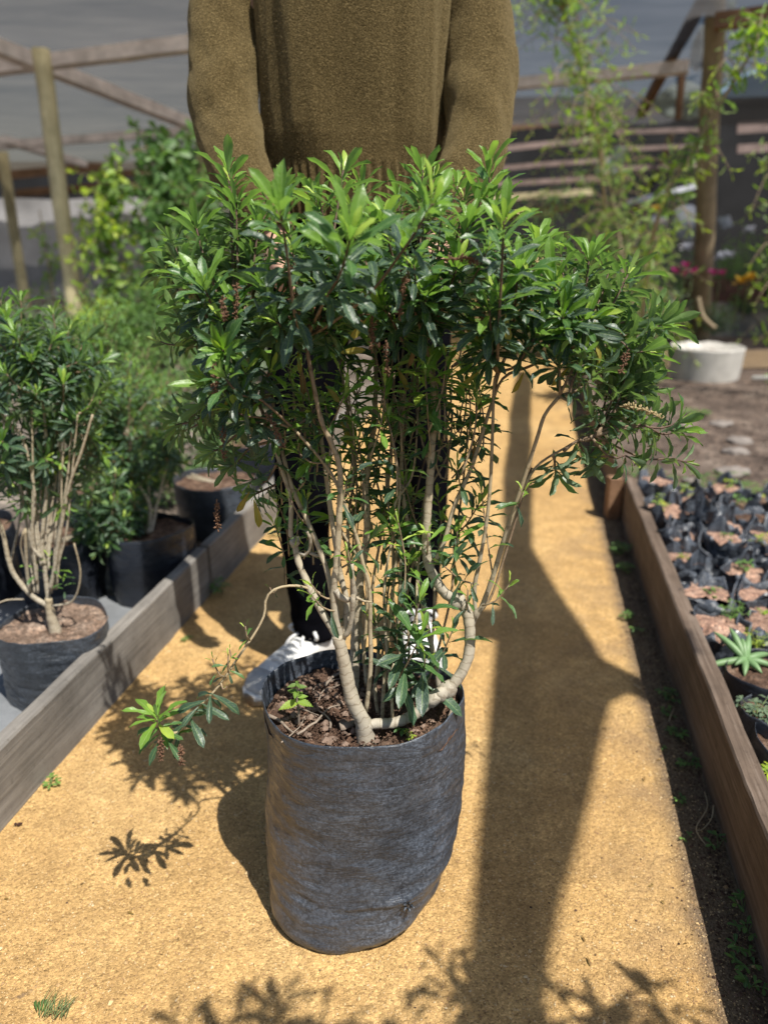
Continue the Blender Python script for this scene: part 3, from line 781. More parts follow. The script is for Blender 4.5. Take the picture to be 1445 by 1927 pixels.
def trace(pts, y0, y1, yb=None):
    """points of the picture carried to real depth, from y0 at the root to y1 at the end"""
    n = len(pts); out = []
    acc = [0]
    for i in range(1, n): acc.append(acc[-1] + math.hypot(pts[i][0] - pts[i - 1][0], pts[i][1] - pts[i - 1][1]))
    for i, (x, y) in enumerate(pts):
        out.append(at(x, y, y0 + (y1 - y0) * (acc[i] / acc[-1])))
    return out
YB = 0.885
STEMS = [  # pts, y0, y1, r0, r1, tone0, tone1
 ([(690, 1408), (689, 1397), (682, 1356), (662, 1314), (649, 1252), (641, 1219), (634, 1196)], YB, 0.90, 0.0145, 0.0100, 0, 0.03),
 ([(688, 1375), (699, 1363), (741, 1360), (782, 1343), (815, 1314), (844, 1297), (869, 1264), (882, 1231), (884, 1190), (877, 1148), (861, 1131)], YB, 0.96, 0.0095, 0.0100, 0.0, 0.0),
 ([(861, 1131), (836, 1115), (815, 1082), (803, 1048), (803, 982), (809, 899), (813, 837), (821, 774), (812, 700), (800, 640)], 0.96, 0.99, 0.0095, 0.0040, 0.0, 0.5),
 ([(637, 1205), (628, 1186), (604, 1148), (579, 1098), (562, 1057), (554, 1019)], 0.90, 0.95, 0.0078, 0.0060, 0.0, 0.1),
 ([(554, 1019), (547, 1003), (547, 940), (525, 866), (505, 800), (470, 720), (445, 650)], 0.95, 0.97, 0.0048, 0.0026, 0.1, 0.7),
 ([(562, 1040), (572, 1046), (583, 1035), (584, 1012), (578, 1000)], 0.945, 0.93, 0.0036, 0.0030, 0.0, 0.1),
 ([(583, 1040), (600, 1047), (612, 1046)], 0.94, 0.95, 0.0036, 0.0026, 0.0, 0.1),
 ([(641, 1205), (637, 1190), (628, 1127), (633, 1065), (639, 960), (639, 882), (622, 830), (604, 790), (588, 712), (575, 640)], 0.90, 0.92, 0.0075, 0.0032, 0.02, 0.75),
 ([(641, 1215), (650, 1180), (652, 1130), (640, 1080), (628, 1000), (618, 930), (611, 870), (600, 800)], 0.90, 0.97, 0.0065, 0.0036, 0.05, 0.45),
 ([(634, 1170), (616, 1077), (583, 990), (554, 928), (533, 857), (520, 800), (512, 740)], 0.905, 0.99, 0.0056, 0.0028, 0.1, 0.55),
 ([(632, 1110), (643, 1125), (666, 1127), (663, 1090), (662, 1060)], 0.90, 0.89, 0.0062, 0.0042, 0.0, 0.05),
 ([(662, 1118), (680, 1130), (700, 1133)], 0.895, 0.90, 0.0030, 0.0018, 0.1, 0.3),
 ([(645, 1200), (655, 1190), (662, 1160), (665, 1120)], 0.90, 0.89, 0.0050, 0.0045, 0.0, 0.0),
 ([(689, 1338), (697, 1260), (697, 1190), (695, 1107), (682, 1057), (670, 1007), (645, 940), (628, 899), (600, 860), (554, 808)], 0.90, 0.93, 0.0046, 0.0026, 0.25, 0.5),
 ([(665, 1300), (666, 1269), (670, 1190), (678, 1086), (691, 1003), (687, 920), (699, 837), (707, 733), (705, 640)], 0.99, 1.04, 0.0105, 0.0034, 0.05, 0.55),
 ([(826, 1298), (822, 1260), (819, 1244), (803, 1177), (790, 1107), (780, 1040), (762, 960), (755, 870), (760, 760), (770, 660)], 0.965, 1.05, 0.0058, 0.0026, 0.05, 0.6),
 ([(884, 1200), (890, 1169), (907, 1140), (927, 1086), (948, 1015), (973, 940), (994, 874), (1010, 825), (1025, 780), (1053, 745)], 0.96, 0.93, 0.0060, 0.0030, 0.08, 0.55),
 ([(893, 1165), (894, 1148), (892, 1107), (902, 1057), (915, 982), (923, 899), (927, 795), (929, 725), (935, 700)], 0.955, 0.96, 0.0046, 0.0024, 0.1, 0.6),
 ([(819, 1057), (836, 1019), (852, 960), (869, 920), (886, 882), (900, 840), (918, 780), (927, 754), (936, 708), (960, 650)], 0.965, 1.0, 0.0046, 0.0030, 0.15, 0.7),
 ([(927, 754), (940, 720), (960, 702), (990, 692), (1040, 670), (1090, 650)], 0.99, 0.98, 0.0030, 0.0022, 0.6, 0.9),
 ([(905, 1150), (925, 1120), (945, 1060), (968, 985), (985, 925), (1000, 880)], 0.97, 0.98, 0.0030, 0.0020, 0.6, 0.8),
 ([(985, 920), (1000, 890), (1020, 868), (1050, 850), (1090, 828), (1120, 820)], 0.97, 0.96, 0.0028, 0.0018, 0.3, 0.8),
 ([(718, 1360), (722, 1300), (728, 1220), (738, 1120), (748, 1020), (750, 930), (757, 850), (778, 700)], 0.93, 1.06, 0.0042, 0.0020, 0.3, 0.7),
 ([(712, 1350), (706, 1300), (712, 1210), (700, 1120), (718, 1000), (730, 900), (738, 800), (742, 700)], 0.94, 1.10, 0.0036, 0.0020, 0.3, 0.7),
 ([(735, 1320), (750, 1240), (765, 1120), (790, 1000), (812, 900), (845, 780), (850, 690)], 0.96, 1.12, 0.0034, 0.0020, 0.4, 0.7),
 ([(700, 1310), (730, 1180), (742, 1080), (775, 960), (795, 880), (830, 760)], 0.96, 1.08, 0.0030, 0.0018, 0.6, 0.85),
 ([(690, 1290), (680, 1190), (660, 1080), (655, 980), (668, 880), (655, 780), (640, 690)], 0.98, 1.08, 0.0044, 0.0022, 0.1, 0.6),
 ([(800, 1300), (830, 1200), (850, 1110), (858, 1010), (872, 900), (880, 800)], 0.98, 1.06, 0.0030, 0.0018, 0.5, 0.8),
 ([(760, 1290), (770, 1210), (752, 1100), (735, 1010), (715, 930), (690, 840), (668, 760)], 1.0, 1.12, 0.0030, 0.0018, 0.3, 0.8),
 ([(815, 860), (835, 905), (846, 840), (852, 770)], 1.0, 1.02, 0.0022, 0.0016, 0.5, 0.8),
 ([(765, 1290), (752, 1270), (738, 1255), (738, 1350)], 0.93, 0.90, 0.0035, 0.0030, 0.2, 0.3),
 # the long bare branch drooping to the left
 ([(610, 1120), (570, 1104), (538, 1103), (512, 1112), (500, 1130), (498, 1156), (481, 1190), (450, 1235), (420, 1280), (395, 1310), (369, 1336), (339, 1375), (309, 1385)], 0.93, 0.855, 0.0026, 0.0021, 0.45, 0.35),
]
rs_ = random.Random(12)
for i in range(8):          # the thin whips that fill the middle of the plant
    xb = rs_.uniform(640, 850); xt = xb + (xb - 745) * rs_.uniform(.3, 1.1) + rs_.uniform(-40, 40); yt = rs_.uniform(640, 780); yb_ = rs_.uniform(1180, 1320)
    STEMS.append(([(xb, yb_), (xb + (xt - xb) * .25 + rs_.uniform(-14, 14), yb_ - 160), (xb + (xt - xb) * .6 + rs_.uniform(-40, 40), (yb_ + yt) / 2 - 30), (xb + (xt - xb) * .85 + rs_.uniform(-12, 12), yt + 120), (xt, yt)], rs_.uniform(.93, 1.0), rs_.uniform(.98, 1.12), rs_.uniform(.0022, .0036), .0017, rs_.uniform(.1, .5), rs_.uniform(.5, .8)))
ends = []
main_paths = []
for i, (pts, y0, y1, r0, r1, t0, t1) in enumerate(STEMS):
    P3 = trace(pts, y0, y1)
    kk = 1.0 if r0 > .0085 else .68
    o, P = stem_obj('stem', off(main, P3), r0 * (.76 if kk == 1 else kk), r1 * (.70 if r1 < .0085 else .76), t0, min(1, t1 + .12), main, node=0.012 if r0 > 0.0085 else 0.026, ridge=0.055 if r0 > 0.0085 else 0.07, n=12 if r0 > 0.007 else 8, flare=(i == 0), seed=i, wob=0.14)
    main_paths.append([p + main.location for p in P])
    if P3[-1].z > 0.55 and pts[-1][1] < 880: ends.append(P3[-1])
# knobs on the right trunk
for (x, y, Y, r) in [(815, 1316, 0.912, 0.011), (828, 1306, 0.915, 0.010), (842, 1297, 0.925, 0.012), (861, 1131, 0.958, 0.0105), (556, 1020, 0.947, 0.0068)]:
    c = at(x, y, Y) - main.location; b = MB()
    b.tube([c + Vector((-r * .9, 0, -r * .5)), c + Vector((-r * .4, 0, -r * .3)), c, c + Vector((r * .5, 0, r * .35)), c + Vector((r * .95, 0, r * .5))], [r * .6, r * .95, r * 1.02, r * .9, r * .55], 12, x, 0.4)
    V = b.V; me = raw_mesh('knot', V, b.F, [BARK], True, np.zeros(len(V)), np.array([(0, i * 0.02) for i in range(len(V))]))
    link('knot', me, main)

leaves = []
twigs = []
def shoot(tip, base=None, n=22, size=0.056, r=0.0018, t0=0.3, parts=True, **kw):
    if base is None:
        base = min(ends, key=lambda e: (e - tip).length + 0.6 * max(0, e.z - tip.z + 0.05))
    base = Vector(base); tip = Vector(tip); d = tip - base; Ld = d.length
    # rises out of the stem, then bends towards the tip
    m1 = base.lerp(tip, 0.4) + Vector((d.x * 0.10, d.y * 0.10, -0.05 * Ld + 0.02 * rng.uniform(-1, 1)))
    m2 = base.lerp(tip, 0.75) + Vector((d.x * 0.05, d.y * 0.05, -0.03 * Ld))
    P = smooth_path([base, m1, m2, tip], 7)
    twigs.append((off(main, P), r * 1.25, r * 0.7, 0.75, 1.0))
    leaves_on(P, leaves, n, size, t0, **kw)
    return P
# tips read from the photograph: x, y, distance, leaves, leaf length
TIPS = [
 (430, 300, 1.07, 20, .056), (530, 330, 1.06, 14, .050), (592, 352, 1.10, 22, .050), (646, 300, 1.00, 16, .064), (640, 345, 1.06, 18, .052),
 (795, 300, 1.05, 24, .054), (815, 318, 1.10, 20, .050), (918, 290, 1.00, 22, .060), (905, 350, 0.98, 20, .060), (445, 360, 1.02, 24, .056),
 (487, 398, 1.00, 22, .055), (368, 402, 1.02, 20, .056), (325, 432, 1.08, 18, .050), (352, 500, 0.96, 20, .060), (385, 520, 0.92, 20, .058),
 (528, 375, 0.80, 20, .056), (660, 425, 0.76, 22, .060), (815, 362, 0.80, 22, .056), (948, 395, 0.84, 18, .056), (880, 400, 0.95, 22, .056),
 (722, 395, 0.95, 22, .056), (760, 440, 0.90, 20, .054), (700, 470, 1.00, 22, .055), (590, 430, 0.92, 22, .055), (560, 470, 1.0, 20, .054),
 (1012, 435, 1.00, 22, .055), (1108, 465, 1.00, 24, .058), (1040, 510, 0.93, 24, .060), (1182, 495, 1.02, 16, .062), (1245, 590, 1.00, 22, .058),
 (1100, 590, 0.94, 24, .056), (1278, 790, 0.96, 14, .056), (1190, 650, 1.0, 18, .055), (1150, 560, 1.05, 18, .052), (1060, 560, 0.95, 22, .058),
 (975, 480, 0.92, 22, .058), (940, 540, 0.90, 20, .056), (420, 640, 0.90, 24, .058), (335, 575, 1.00, 14, .048), (330, 780, 1.02, 18, .045),
 (395, 700, 0.92, 20, .056), (440, 560, 0.94, 22, .056), (500, 520, 0.93, 22, .058), (610, 540, 0.90, 24, .060), (860, 480, 0.94, 24, .058),
 (800, 540, 0.92, 24, .058), (720, 560, 0.93, 24, .058), (1010, 610, 0.92, 22, .058), (1210, 700, 1.02, 18, .052), (1230, 560, 1.08, 14, .05),
 (900, 620, 0.95, 22, .052), (540, 600, 0.95, 22, .056), (460, 470, 1.05, 22, .052), (405, 455, 1.08, 20, .05),
 (680, 330, 1.12, 18, .05), (860, 330, 1.14, 20, .05), (750, 345, 1.16, 20, .05), (1075, 500, 1.10, 20, .05), (345, 470, 1.1, 16, .045),
]
for (x, y, Y, n, sz) in TIPS:
    shoot(at(x, y + 20, Y), n=int(n * 1.55), size=sz * U(.80, .95), young=0.38 if y < 520 else 0.28, old=0.0, r=0.0017, spread=.85)
    for q in range(1):
        shoot(at(x + U(-45, 45), y + U(28, 85), Y + (U(-.05, .08) if Y > .88 else U(.10, .2))), n=int(n * U(.8, 1.2)), size=sz * U(.68, .85), young=0.26, old=0.0, r=0.0014, t0=.45)
# low right arm: shoots reaching out and hanging
for (bx, by, bY, x, y, Y, n, sz) in [
  (1053, 745, 0.93, 1120, 700, 0.95, 18, .05), (1053, 745, 0.93, 1085, 700, 0.92, 14, .045), (1100, 830, 0.96, 1200, 800, 0.97, 16, .052), (1120, 820, 0.96, 1275, 795, 0.96, 12, .056),
  (1090, 828, 0.96, 1160, 740, 0.98, 22, .052), (1040, 855, 0.97, 1045, 890, 0.98, 16, .048), (1060, 850, 0.96, 1110, 860, 0.97, 18, .052), (1110, 820, 0.96, 1190, 865, 0.95, 10, .056),
  (1090, 650, 0.98, 1180, 620, 1.0, 22, .054), (1090, 650, 0.98, 1150, 690, 1.0, 24, .054), (1040, 670, 0.98, 1120, 640, 1.0, 24, .054), (1090, 650, 0.98, 1215, 660, 1.04, 24, .05),
  (1120, 700, 0.98, 1215, 735, 1.02, 22, .05), (1120, 720, 0.98, 1200, 700, 1.05, 26, .048), (1100, 760, 0.98, 1140, 790, 0.98, 20, .05), (1090, 700, 1.0, 1150, 640, 1.06, 24, .05),
  (445, 650, 0.97, 365, 640, 0.98, 20, .05), (470, 720, 0.97, 385, 760, 0.98, 22, .052), (490, 760, 0.98, 330, 785, 1.02, 18, .044), (500, 800, 0.98, 400, 850, 1.0, 22, .050),
  (525, 866, 0.97, 470, 910, 0.97, 14, .046), (512, 830, 0.98, 430, 880, 1.0, 22, .048), (500, 790, 0.96, 470, 790, 0.92, 16, .056), (480, 740, 0.96, 460, 700, 0.91, 18, .058),
  (470, 720, 0.97, 510, 700, 0.93, 16, .056), (490, 760, 0.96, 520, 830, 0.93, 12, .048), (560, 800, 0.94, 600, 760, 0.95, 12, .046), (540, 900, 0.98, 480, 930, 0.98, 12, .044)]:
    shoot(at(x, y, Y), at(bx, by, bY), n=int(n * 1.2), size=sz * .85, t0=0.22, young=0.2, old=0.05, r=0.0017, droop=0.45)
# the fill of the crown
def in_crown(x, y):
    cx, top = 765, 0
    if x < 330 or x > 1200: return False
    yt = 395 + 0.00055 * (x - 720) ** 2
    yb = 655 - 0.00010 * (x - 720) ** 2 + (110 if x < 430 or x > 1100 else 0)
    return yt < y < yb
cnt = 0
while cnt < 18:
    x = U(330, 1200); y = U(390, 760)
    if not in_crown(x, y): continue
    Y = U(0.90, 1.22)
    tip = at(x, y, Y)
    shoot(tip, n=rng.randrange(20, 30), size=U(0.038, 0.050), t0=0.35, young=0.10 if y > 520 else 0.24, old=0.0, r=0.0016)
    cnt += 1
# small bright sprouts on the bare stems, low in the plant
for (bx, by, bY, x, y, Y, n, sz, yg) in [
  (628, 1127, .905, 585, 1098, .90, 7, .034, .9), (634, 1150, .90, 585, 1118, .89, 5, .040, .9), (662, 1060, .89, 655, 1035, .885, 7, .032, .9), (640, 950, .92, 652, 905, .92, 8, .034, .9),
  (803, 1048, .97, 805, 1005, .95, 8, .034, .9), (877, 1148, .95, 880, 1110, .94, 6, .026, .9), (907, 1140, .95, 958, 1100, .94, 8, .036, .8), (927, 1086, .95, 905, 920, 1.0, 16, .044, .4),
  (968, 950, .94, 985, 925, .93, 7, .034, .8), (730, 1300, .94, 795, 1190, .90, 16, .062, .35), (740, 1280, .95, 790, 1130, .93, 14, .060, .4), (750, 1250, .96, 745, 1160, .95, 16, .052, .1),
  (800, 1280, .96, 850, 1190, .94, 12, .060, .1), (790, 1300, .95, 800, 1240, .90, 8, .066, .05), (760, 1300, .95, 705, 1170, .96, 12, .050, .1), (750, 1020, 1.0, 735, 990, .97, 18, .044, .5),
  (757, 1100, 1.0, 770, 1060, .97, 18, .046, .4), (730, 900, 1.08, 740, 960, 1.02, 18, .042, .4), (869, 920, .99, 860, 880, .98, 14, .040, .4), (812, 880, .98, 800, 700, .95, 18, .046, .9),
  (812, 770, .99, 845, 700, .96, 14, .044, .9), (790, 1000, 1.02, 760, 905, 1.0, 18, .044, .3), (850, 1010, 1.02, 900, 950, 1.0, 18, .050, .3), (858, 1050, 1.0, 860, 1000, .97, 16, .040, .5),
  (600, 830, .96, 650, 740, .93, 16, .044, .8), (583, 990, .95, 545, 935, .94, 8, .028, .7), (554, 928, .96, 590, 870, .95, 12, .046, .3), (640, 1070, .93, 700, 1010, .95, 12, .044, .2),
  (610, 870, .94, 560, 850, .93, 12, .036, .8), (703, 1000, 1.02, 670, 900, 1.05, 18, .044, .1), (705, 900, 1.04, 720, 800, 1.08, 20, .044, .1), (740, 800, 1.1, 780, 740, 1.1, 20, .046, .1),
  (860, 800, 1.06, 880, 700, 1.05, 20, .046, .2), (687, 960, 1.02, 640, 870, 1.05, 18, .044, .1), (660, 1180, .92, 660, 1060, .95, 8, .030, .6), (900, 1100, .96, 830, 1060, .95, 14, .044, .2),
  (770, 1200, .98, 725, 1110, .98, 14, .046, .2), (800, 860, 1.0, 870, 800, 1.0, 16, .046, .1), (850, 900, 1.05, 905, 815, 1.03, 16, .044, .1), (640, 800, 1.0, 690, 700, 1.02, 20, .046, .1),
  (560, 960, .96, 560, 1010, .94, 6, .030, .6), (520, 1110, .925, 508, 1105, .92, 3, .02, .9), (470, 1205, .89, 462, 1178, .885, 6, .022, .9), (445, 1240, .88, 432, 1222, .88, 4, .018, .9),
  (425, 1275, .875, 400, 1240, .87, 7, .026, .8), (430, 1265, .875, 430, 1232, .87, 6, .022, .8), (416, 1285, .87, 428, 1292, .868, 3, .016, .9)]:
    Pb = at(bx, by, bY); Pt = at(x, y, Y)
    P = smooth_path([Pb, Pb.lerp(Pt, .5) + Vector((0, -0.004, -0.006)), Pt], 6)
    twigs.append((off(main, P), 0.0013, 0.0009, 0.5, 0.9))
    leaves_on(P, leaves, n, sz, 0.25, young=yg, old=0.12, spread=0.95, droop=0.3)
rm_ = random.Random(77)
for i in range(56):
    x = rm_.uniform(500, 900); y = rm_.uniform(640, 1000) if i % 3 else rm_.uniform(640, 760); Yb = rm_.uniform(.94, 1.10)
    Pt = at(x, y, Yb); Pb = Pt + Vector((rm_.uniform(-.02, .02), rm_.uniform(-.02, .03), -.10)); P = smooth_path([Pb, Pb.lerp(Pt, .5) + Vector((.005, 0, 0)), Pt], 5)
    twigs.append((off(main, P), .0014, .0009, .5, .9)); leaves_on(P, leaves, 13, rm_.uniform(.034, .050), .15, young=rm_.choice([.4, .7, 1.0]), old=.05)
# the rosette at the end of the drooping branch and the leaves behind it
P = smooth_path([at(339, 1375, .862), at(309, 1383, .855), at(300, 1368, .853)], 6)
twigs.append((off(main, P), 0.0024, 0.0022, 0.6, 0.95))
leaves_on([at(316, 1394, .857), at(306, 1380, .855), at(298, 1362, .854), at(296, 1346, .853)], leaves, 27, .050, .0, young=.75, old=.3, spread=1.25, droop=.05)
P = smooth_path([at(400, 1306, .868), at(369, 1336, .865), at(339, 1375, .862)], 6)
for i in range(16):
    p = P[min(len(P) - 1, int(i / 16 * len(P)))]; a = i * 2.399
    d = Vector((math.cos(a), math.sin(a) * 0.7, -0.25 - 0.5 * (i % 3 == 0)))
    leaves.append(((rng.choice([0, 1, 1]), i % 6), leaf_matrix(p, d, Vector((0.1, -0.5, 1)), 0.046 * U(.8, 1.2))))
# yellowing and withered leaves
wl = []
for (x, y, Y, dx, dz, s, t) in [(567, 690, .95, .1, -1, .04, 0), (470, 925, .965, -.5, -.8, .04, 3), (478, 940, .96, .2, -1, .045, 4), (632, 665, .93, 1, .2, .04, 5), (560, 662, .95, .1, -.6, .03, 4),
                                (892, 830, 1.0, .1, -1, .03, 0), (900, 700, .99, -.6, -.5, .045, 5), (640, 790, 1.0, .4, -.8, .04, 4), (950, 590, .9, .2, -1, .04, 5), (745, 690, 1.0, .5, -.8, .04, 3), (985, 700, .98, -.4, -.9, .035, 4), (520, 640, .92, .4, -.8, .035, 4), (690, 600, .9, -.5, -.6, .035, 5), (1120, 640, .95, .3, -.9, .035, 5), (860, 610, .92, .8, -.4, .035, 3), (1070, 690, .95, -.6, -.7, .035, 4), (430, 745, .93, -.3, -.9, .03, 5), (780, 650, .95, -.2, -1, .03, 0), (610, 720, .95, .6, -.7, .035, 3)]:
    wl.append(((t, rng.randrange(6)), leaf_matrix(at(x, y, Y), Vector((dx, -0.2, dz)), Vector((0.3, -1, 0.4)), s)))
for (key, M_) in wl:
    o = link('leaf', var_mesh(key, LEAF_OLD), main); o.matrix_basis = Matrix.Translation(-main.location) @ M_; o['label'] = 'yellowing or withered leaf'
for t in twigs:
    stem_obj('branch', t[0], t[1], t[2], t[3], t[4], main, node=0.02, ridge=0.04, n=6, wob=0.1)
place_leaves(leaves, main, LEAF, 300 - len(wl))
# dried flower spikes
def flower_spike(p, dirv, ln, root, m, seed=0):
    r = random.Random(seed); b = MB(); d = dirv.normalized(); q = p
    P = [p + d * (ln * i / 8) + Vector((0, 0, -0.35 * ln * (i / 8) ** 2)) for i in range(9)]
    b.tube(P, 0.0008, 5)
    for i in range(64):
        t = r.uniform(0.15, 1); k = t * 8; c = P[int(min(k, 7))].lerp(P[min(int(k) + 1, 8)], k % 1)
        o_ = Vector((r.gauss(0, 1), r.gauss(0, 1), r.gauss(0, 1))).normalized()
        e = c + o_ * r.uniform(0.002, 0.0052)
        b.tube([c, e, e + o_ * 0.0012], [0.0004, 0.0011, 0.0004], 4)
    return b.build('dried_flower_spike', m, root)
for i, (x, y, Y, dx, dz, ln, mm) in enumerate([(835, 490, .93, .6, .2, .04, 0), (765, 515, .94, -.2, -.8, .035, 0), (447, 530, .97, -.1, -.9, .03, 0), (418, 558, .95, .1, -.5, .02, 0), (372, 565, 1.0, -.3, .4, .03, 1),
      (500, 775, .93, .5, -.7, .035, 0), (407, 680, .93, -.1, -.9, .028, 0), (420, 800, .97, 0, -.9, .03, 0), (898, 555, .97, .2, -.6, .022, 0), (1165, 765, .97, 1, .1, .05, 1), (620, 470, 1.0, 0, .3, .02, 0),
      (590, 440, 1.04, .5, .1, .035, 1), (1180, 660, .99, -.2, -.5, .02, 0), (1080, 610, 1.0, .3, .2, .03, 1), (700, 590, .95, 0, -1, .03, 0), (408, 940, .97, 0, -1, .028, 0), (725, 640, .97, .1, -1, .03, 0),
      (304, 1388, .855, -.1, -1, .022, 0), (340, 1400, .862, 0, -1, .02, 0), (540, 530, 1.0, .2, -.5, .02, 0), (1035, 500, 1.04, -.3, .2, .03, 1), (950, 420, 1.06, .2, .3, .03, 1), (790, 420, 1.1, .2, .2, .03, 1)]):
    flower_spike(at(x, y, Y - .06) - main.location, Vector((dx, -0.2, dz)), ln, main, FLOWER2 if mm else FLOWER, i)

# little weeds growing in the bag
def weed(name, loc, label, n=14, size=0.018, h=0.03, m=LEAF_B, spread=1.0, tone=(3, 5), cat='weed', width=1.7, group=None, stemr=0.0007, seed=None, flat=0.35):
    r = random.Random(seed if seed is not None else int(loc[0] * 9999) ^ int(loc[1] * 7777))
    root = empty(name, loc); tag(root, label, cat, group)
    ls = []; specs = []
    for i in range(n):
        a = r.uniform(0, 6.28); hh = h * r.uniform(0.35, 1.0); rr = h * spread * r.uniform(0.15, 0.8)
        e = Vector((math.cos(a) * rr, math.sin(a) * rr, hh))
        if stemr: specs.append(([Vector((0, 0, 0)), e * 0.5 + Vector((0, 0, hh * 0.15)), e], stemr, stemr * 0.7, 0.4, 0.6))
        for j in range(3):
            b_ = a + (j - 1) * 1.3 + r.uniform(-.3, .3)
            d = Vector((math.cos(b_), math.sin(b_), r.uniform(0, flat)))
            ls.append(((r.randint(*tone), r.randrange(6)), leaf_matrix(e, d, Vector((0, 0, 1)), size * r.uniform(0.7, 1.2), width)))
    sm = MB()
    for s_ in specs: sm.tube(s_[0], [s_[1]] * 3, 4)
    if specs: sm.build('stalks', m_stalk, root)['kind'] = 'stuff'
    leaf_stuff('leaves', ls, m, root)
    return root
m_stalk = m_simple('green_stalk', (0.13, 0.17, 0.06), 0.6, 0.25, 60)
def nettle(px, py):
    base = on(px, py, 0.318); root = empty('nettle_seedling', base); tag(root, 'small pale nettle-like seedling with toothed leaves growing in the bag soil left of the stems', 'weed')
    b = MB(); P = [Vector((0, 0, -.006)), Vector((0.001, 0, 0.02)), Vector((-0.001, 0, 0.04)), Vector((0.001, 0, 0.062))]
    b.tube(smooth_path(P, 4), 0.0016, 7, 3, 0.4)
    b.build('stalk', ROOT, root)
    def toothed(p, d, n, s, tone):
        V = []; T = 14; d = d.normalized(); x = d.cross(n).normalized(); nn = x.cross(d)
        for i in range(T + 1):
            t = i / T; wd = 0.34 * math.sin(math.pi * min(1, t * 0.9 + 0.1)) ** 0.8 * (1.0 if i % 2 == 0 else 0.74) * (1 - t * 0.35)
            if i == T: wd = 0.01
            for u in (-1, 0, 1): V.append(p + d * (s * (t + (0.04 if i % 2 == 0 and u else 0))) + x * (u * wd * s) + nn * (s * (abs(u) * 0.08 - 0.25 * t * t + 0.02 * (i % 2))))
        F = [(i * 3 + k, i * 3 + k + 1, i * 3 + k + 4, i * 3 + k + 3) for i in range(T) for k in range(2)]
        me = raw_mesh('leaf', V, F, [LEAF_Y], True, [tone] * len(V), np.array([(u, i / T) for i in range(T + 1) for u in (-1, 0, 1)]))
        link('leaf', me, root)
    for (z, a, s, tn) in [(0.034, 3.6, 0.026, .65), (0.036, 5.9, 0.022, .55), (0.044, 1.2, 0.016, .2), (0.050, 2.6, 0.017, .15), (0.052, 4.6, 0.015, .3), (0.058, 0.3, 0.014, .1), (0.062, 3.4, 0.013, .1), (0.064, 5.2, 0.010, .1), (0.064, 1.6, 0.010, .1), (0.042, 0.4, 0.015, .5)]:
        toothed(Vector((0, 0, z)), Vector((math.cos(a), math.sin(a), 0.0)), Vector((0, -0.4, 1)), s, tn)
nettle(562, 1362)
weed('bag_weed', on(768, 1392, 0.317), 'tiny bright green ferny weed at the front edge of the bag soil', 8, 0.006, 0.010, LEAF_Y, 1.0, (3, 5), width=1.3, seed=4)
weed('bag_weed', on(757, 1376, 0.317), 'single oval green leaf weed in the bag soil under the horizontal trunk', 2, 0.014, 0.008, LEAF, 0.8, (3, 4), width=1.6, seed=5)

# ================================================================ PERSON
person = empty('person', (-0.055, 1.60, 0))
tag(person, 'person in olive brown wool jumper, black trousers and white trainers standing behind the shrub', 'person')
PL = person.location.copy()
def W(x, y, z): return Vector((x, y, z)) - PL
SLEEVE_L = [(-0.215, 1.63, 1.44), (-0.276, 1.62, 1.36), (-0.290, 1.59, 1.26), (-0.282, 1.54, 1.15), (-0.250, 1.48, 1.06), (-0.205, 1.44, 0.985), (-0.19, 1.42, 0.955)]
SLEEVE_R = [(0.105, 1.63, 1.44), (0.160, 1.62, 1.36), (0.174, 1.59, 1.26), (0.170, 1.54, 1.15), (0.146, 1.48, 1.06), (0.108, 1.44, 0.985), (0.095, 1.42, 0.955)]
SR = [0.062, 0.064, 0.064, 0.061, 0.056, 0.048, 0.038]
